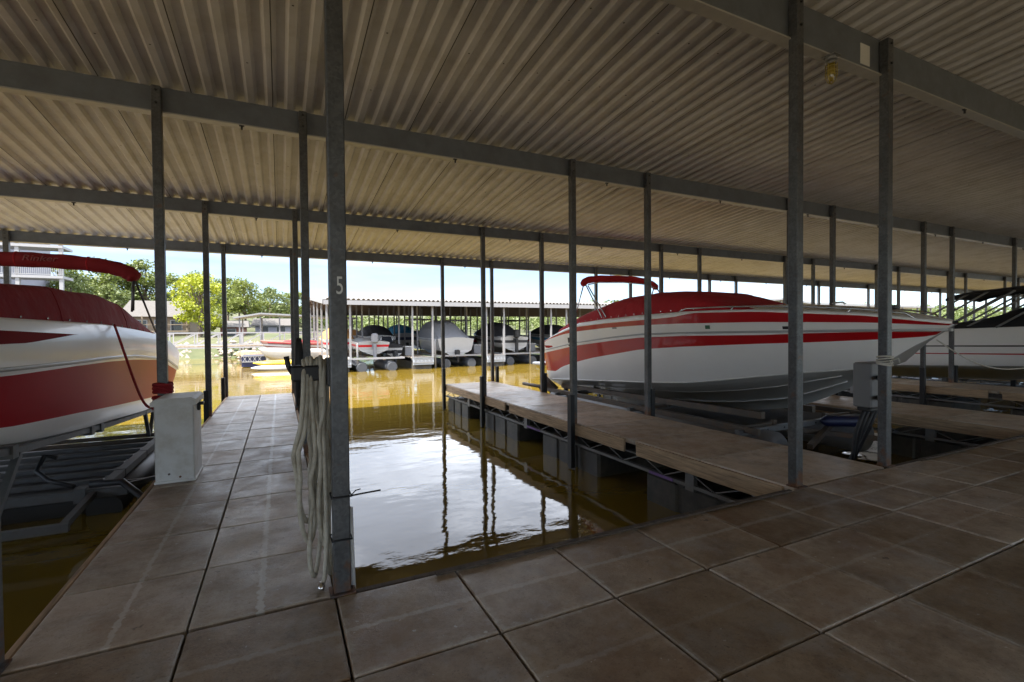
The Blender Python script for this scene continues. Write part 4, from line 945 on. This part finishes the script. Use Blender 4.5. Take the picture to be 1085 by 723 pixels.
rs=small_boat('motorboat','red speedboat moored in front of the white gangway',2.0,41.5,4.6,.95,.85,.25,-.1,M['brick'],M['farwhite'],cover=(.5,4.3,.3),cmat=M['canvas_m'],motor=False,group=None)
rs.rotation_euler=(0,0,R(90)); rs.location=(.9,43.4,-.1)
wb=small_boat('motorboat','low white boat moored beside the yellow paddle boat',1.4,39.2,5,1.0,.25,-.3,-.7,M['farwhite'],M['farwhite'],motor=False,group=None)
wb.rotation_euler=(0,0,R(90)); wb.location=(1.1,39.2,-.62)
# kayaks / pedal craft
yk=empty('pedal_boat',(.6,36.2,WZ),'yellow and white pedal boat floating left of the numbered post','pedal boat')
def pod(b,cx,cy_,cz,l,w_,h,mi):
    rows=[]
    for i in range(13):
        u=-1+2*i/12; s_=max(.02,(1-abs(u)**2.6))**.6; rows.append([(cx+u*l,cy_+w_*s_*math.cos(a),cz+h*s_*math.sin(a)+.25*h*abs(u)**3) for a in [2*math.pi*k/12 for k in range(13)]])
    b.grid(rows,mat=mi)
b=MB(); pod(b,.4,35.9,-.66,2.15,.42,.24,0); pod(b,.9,37.1,-.62,2.1,.42,.26,0); b.build('hull',M['farwhite'],yk)
b=MB(); pod(b,.55,36.4,-.36,2.2,.75,.22,0); b.bevel_box(.9,1.6,36.1,36.9,-.35,.08,.06); b.build('seat_deck',M['yellow'],yk)
fde=empty('floating_dock',(-1.7,41,WZ),'dark blue floating dock end with white lattice near the gangway','dock')
b=MB(); b.box(-2.55,-1.0,40,43,-.75,.02); b.build('deck',M['blue'],fde)
b=MB(); b.box(-2.5,-1.05,39.93,39.99,.0,.06); b.box(-2.5,-1.05,39.93,39.99,-.42,-.36)
for k in range(4): b.bar((-2.45+k*.32,39.96,-.38),(-2.2+k*.32,39.96,.02),.03,.04); b.bar((-2.2+k*.32,39.96,-.38),(-2.45+k*.32,39.96,.02),.031,.04)
b.build('lattice',M['wtrim'],fde)

# ------------------------------------------------------------------ houses on the bank
def house(x0,x1,y0,y1,zb,zw,zr,wall,label,ridge_x=True,win=()):
    h=empty('house',((x0+x1)/2,(y0+y1)/2,zb),label,'house')
    b=MB(); b.box(x0,x1,y0,y1,zb-1.5,zw); b.build('wall',wall,h)
    b=MB(); o=.6; ym=(y0+y1)/2; xm=(x0+x1)/2
    if ridge_x: vs_=[(x0-o,y0-o,zw-.1),(x1+o,y0-o,zw-.1),(x1+o,y1+o,zw-.1),(x0-o,y1+o,zw-.1),(x0-o*.6,ym,zr),(x1+o*.6,ym,zr)]; fs_=[(0,1,5,4),(2,3,4,5),(0,4,3),(1,2,5),(3,2,1,0)]
    else: vs_=[(x0-o,y0-o,zw-.1),(x1+o,y0-o,zw-.1),(x1+o,y1+o,zw-.1),(x0-o,y1+o,zw-.1),(xm,y0-o,zr),(xm,y1+o,zr)]; fs_=[(0,4,5,3),(1,2,5,4),(0,1,4),(2,3,5),(3,2,1,0)]
    b.add(vs_,fs_); b.build('roof',M['shingle'],h)
    for (xa,xb,za,zb_) in win:
        b=MB(); b.box(xa-.1,xb+.1,y0-.06,y0-.003,za-.1,zb_+.1); w_=b.build('window',M['wtrim'],h)
        b=MB(); b.box(xa,xb,y0-.08,y0-.062,za,zb_); b.build('pane',M['pane'],w_)
    return h
hA=house(-17.5,-10.6,75,84,1.2,4.1,6.3,M['tan'],'tan house with grey brown roof behind the maroon boat',True,[(-16.6,-15.2,2.0,3.5),(-14.3,-13.2,1.5,3.5),(-12.6,-11.5,2.0,3.5)])
b=MB(); b.box(-17.8,-10.4,72.6,74.2,2.05,2.2); 
for x in (-17.6,-15.2,-12.8,-10.6): b.box(x-.07,x+.07,72.7,72.84,.2,4.0)
b.box(-17.8,-10.4,72.6,72.66,2.9,3.0); b.build('porch',M['tan'],hA)
house(-6.9,-4.2,72,78,1.0,2.7,3.5,M['brick'],'small red brick building right of the yellow green tree',True,[(-6.2,-5.2,1.5,2.3)])
house(-3.4,2.2,84,90,1.4,3.1,4.2,M['siding'],'pale low house with grey roof behind the small white dock roof',True,[(-2.6,-1.6,2,2.8),(-.4,.8,2,2.8)])
# apartment block
ap=empty('apartment_building',(-33,74,1),'pale apartment building with white balconies at the upper left','building')
b=MB(); b.box(-46,-27.2,70.5,84,0,17); b.build('wall',M['siding'],ap)
for fl in range(5):
    z=1.6+fl*3.25
    b=MB(); b.box(-46,-20.9,67.6,70.49,z-.28,z); b.build('balcony',M['wtrim'],ap)
    r=MB(); r.box(-46,-20.9,67.6,67.68,z+1.0,z+1.08); r.box(-46,-20.9,67.6,67.68,z+.08,z+.15); r.box(-20.98,-20.9,67.69,70.4,z+1.0,z+1.08)
    x=-45.9
    while x<-20.9: r.box(x-.02,x+.02,67.62,67.66,z+.15,z+1.0); x+=.16
    r.build('railing',M['wtrim'],ap)
    for xa in (-32.5,-29.5):
        b=MB(); b.box(xa,xa+1.7,70.44,70.497,z+.05,z+2.3); w_=b.build('window',M['wtrim'],ap); b=MB(); b.box(xa+.12,xa+1.58,70.40,70.438,z+.15,z+2.2); b.build('pane',M['pane'],w_)
for x in (-40,-34,-28.4,-24.6,-21.1):
    b=MB(); b.box(x-.16,x+.16,67.7,68.02,-.5,17); b.build('column',M['wtrim'],ap)

# ------------------------------------------------------------------ trees
def tree_mesh(seed,h,cw,ch,leaf,nl=2600,ls=.30,trunk_r=.25,squash=1):
    rnd=random.Random(seed); cr=MB(); tk=MB()
    zc=h-ch/2; clumps=[]
    for i in range(34):
        while True:
            p=Vector((rnd.uniform(-1,1),rnd.uniform(-1,1),rnd.uniform(-1,1)))
            if .25<p.length<1: break
        k=1-.35*max(0,p.z); clumps.append((Vector((p.x*cw/2*k,p.y*cw/2*k,zc+p.z*ch/2)),rnd.uniform(.12,.24)*cw))
    for i in range(nl):
        c_,r_=clumps[rnd.randrange(len(clumps))]
        d=Vector((rnd.gauss(0,1),rnd.gauss(0,1),rnd.gauss(0,1))); d.normalize(); d*=r_*rnd.random()**.45; d.z*=.7
        p=c_+d; a=Vector((rnd.gauss(0,1),rnd.gauss(0,1),rnd.gauss(0,.7))).normalized(); e=a.cross(Vector((rnd.gauss(0,1),rnd.gauss(0,1),rnd.gauss(0,1)))).normalized(); s_=ls*rnd.uniform(.6,1.3)
        cr.add([p-a*s_,p+e*s_*.55,p+a*s_,p-e*s_*.55],[(0,1,2,3)])
    tk.tube([(0,0,-1),(0,0,0),(.1*cw*.1,0,h*.35),(0,.05,h*.62),(.1,0,h*.85)],[trunk_r*1.25,trunk_r,trunk_r*.75,trunk_r*.45,.04],9)
    for c_,r_ in clumps[:14]:
        z0=rnd.uniform(.3,.6)*h; m_=Vector((c_.x*.45,c_.y*.45,(z0+c_.z)/2+.1)); tk.tube([(0,0,z0),m_,c_],[trunk_r*.4,trunk_r*.25,.03],6)
    return cr,tk
protos={}
def tree(kind,x,y,sc,rot,label,group='trees on the left bank'):
    z=land(x,y)-.1
    spec={'mid':(11,(12,9,8.5),'leaf1',3600,.27),'deep':(23,(13,9.5,9.5),'leaf2',3600,.29),'yellow':(31,(7.6,6.6,6.6),'leaf3',4200,.19),'tall':(47,(14,7.5,11),'leaf2',3200,.27),'light':(53,(10,8.5,7.5),'leaf4',3400,.25)}[kind]
    if kind not in protos:
        sd,(h,cw,ch),lf,nl,ls=spec; cr,tk=tree_mesh(sd,h,cw,ch,None,nl,ls,.28)
        r=empty('tree',(0,0,0)); cr.build('crown',M[lf],r); tk.build('trunk',M['bark'],r); protos[kind]=r; o=r
    else: o=copy_tree(protos[kind])
    o.location=(x,y,z); o.rotation_euler=(0,0,rot); o.scale=(sc*(1 if kind=='yellow' else .88),)*2+(sc*(1 if kind=='yellow' else .85),); o['label']=label; o['category']='tree'; o['group']=group
    return o
tree('yellow',-8.9,70.5,1.0,0,'bright yellow green tree standing between the posts on the left bank')
tree('deep',-23.5,92,1.02,1,'tall dark tree beyond the maroon bimini, beside the apartment building')
tree('tall',-18.8,93,.98,2,'slender tall tree right of the maroon bimini end')
tree('mid',-16.2,100,.88,.5,'rounded green tree behind the tan house roof')
tree('mid',-12.3,98,.9,2.2,'green tree directly behind the yellow green tree, on its left')
tree('light',-20.6,82,.8,3,'pale green bush like tree between the apartment building and tan house')
tree('light',-25.2,84,.95,1,'light green tree seen under the maroon bimini')
tree('mid',-4.6,82,.78,1.3,'large green tree with a visible trunk right of the yellow green tree')
tree('deep',-6.4,98,.70,4,'dark green tree behind the brick building')
tree('light',-1.4,94,.9,2,'light green tree above the left end of the small white dock roof')
tree('mid',2.4,100,.70,3.5,'green tree above the middle of the small white dock roof')
tree('light',6.5,104,.76,5,'light green tree left of the far white roof')
tree('deep',10.2,112,.62,1,'dark green tree low behind the far white roof corner')
tree('mid',-30,96,1.05,.7,'green tree hidden partly by the apartment building')
tree('tall',-9.0,108,.78,.2,'narrow dark tree topping the left tree line')
# far woods on the hill
rnd=random.Random(3); b=MB()
def blob(x,y,z,r,n,ls):
    for i in range(n):
        d=Vector((rnd.gauss(0,1),rnd.gauss(0,1),rnd.gauss(0,1))).normalized(); d.z=abs(d.z)*1.0-.15; p=Vector((x,y,z))+d*r*rnd.uniform(.75,1.05)
        a=Vector((rnd.gauss(0,1),rnd.gauss(0,1),rnd.gauss(0,.7))).normalized(); e=a.cross(d+Vector((.01,.3,.1))).normalized(); s_=ls*rnd.uniform(.6,1.3)
        b.add([p-a*s_,p+e*s_*.7,p+a*s_,p-e*s_*.7],[(0,1,2,3)])
cnt=0
for i in range(2200):
    t=rnd.random(); ratio=.02+3.4*t*t+.2*t; y=rnd.uniform(112,250); x=ratio*y*rnd.uniform(.95,1.05)
    if x<12 and y<118: continue
    d=y-shore(x)
    if d<6: continue
    r=rnd.uniform(2.2,3.6)*(1+.25*min(1,x/300)); 
    if x<150: r*=.72
    blob(x,y,land(x,y)+r*.7,r,46,.55*r/2.6); cnt+=1
for i in range(160):
    x=rnd.uniform(-170,14); y=rnd.uniform(112,150); r=rnd.uniform(2.4,3.4); blob(x,y,land(x,y)+r*.6,r,50,.6)
tag(b.build('woodland',M['leaf4']),'wooded hillside across the lake','woods',kind='stuff')
for (x,y,w_,hh,lab) in ((210,120,9,4,'pale house low on the hillside behind the black bimini struts'),(258,128,12,5,'white long house on the hillside at the far right'),(182,112,7,3.5,'small white house at the foot of the far hill')):
    zb=land(x,y); h=house(x-w_,x+w_,y-8,y-2,zb,zb+hh,zb+hh+2,M['wtrim'],lab,True,[(x-w_*.6,x-w_*.3,zb+1.2,zb+hh*.7),(x+w_*.2,x+w_*.5,zb+1.2,zb+hh*.7)])
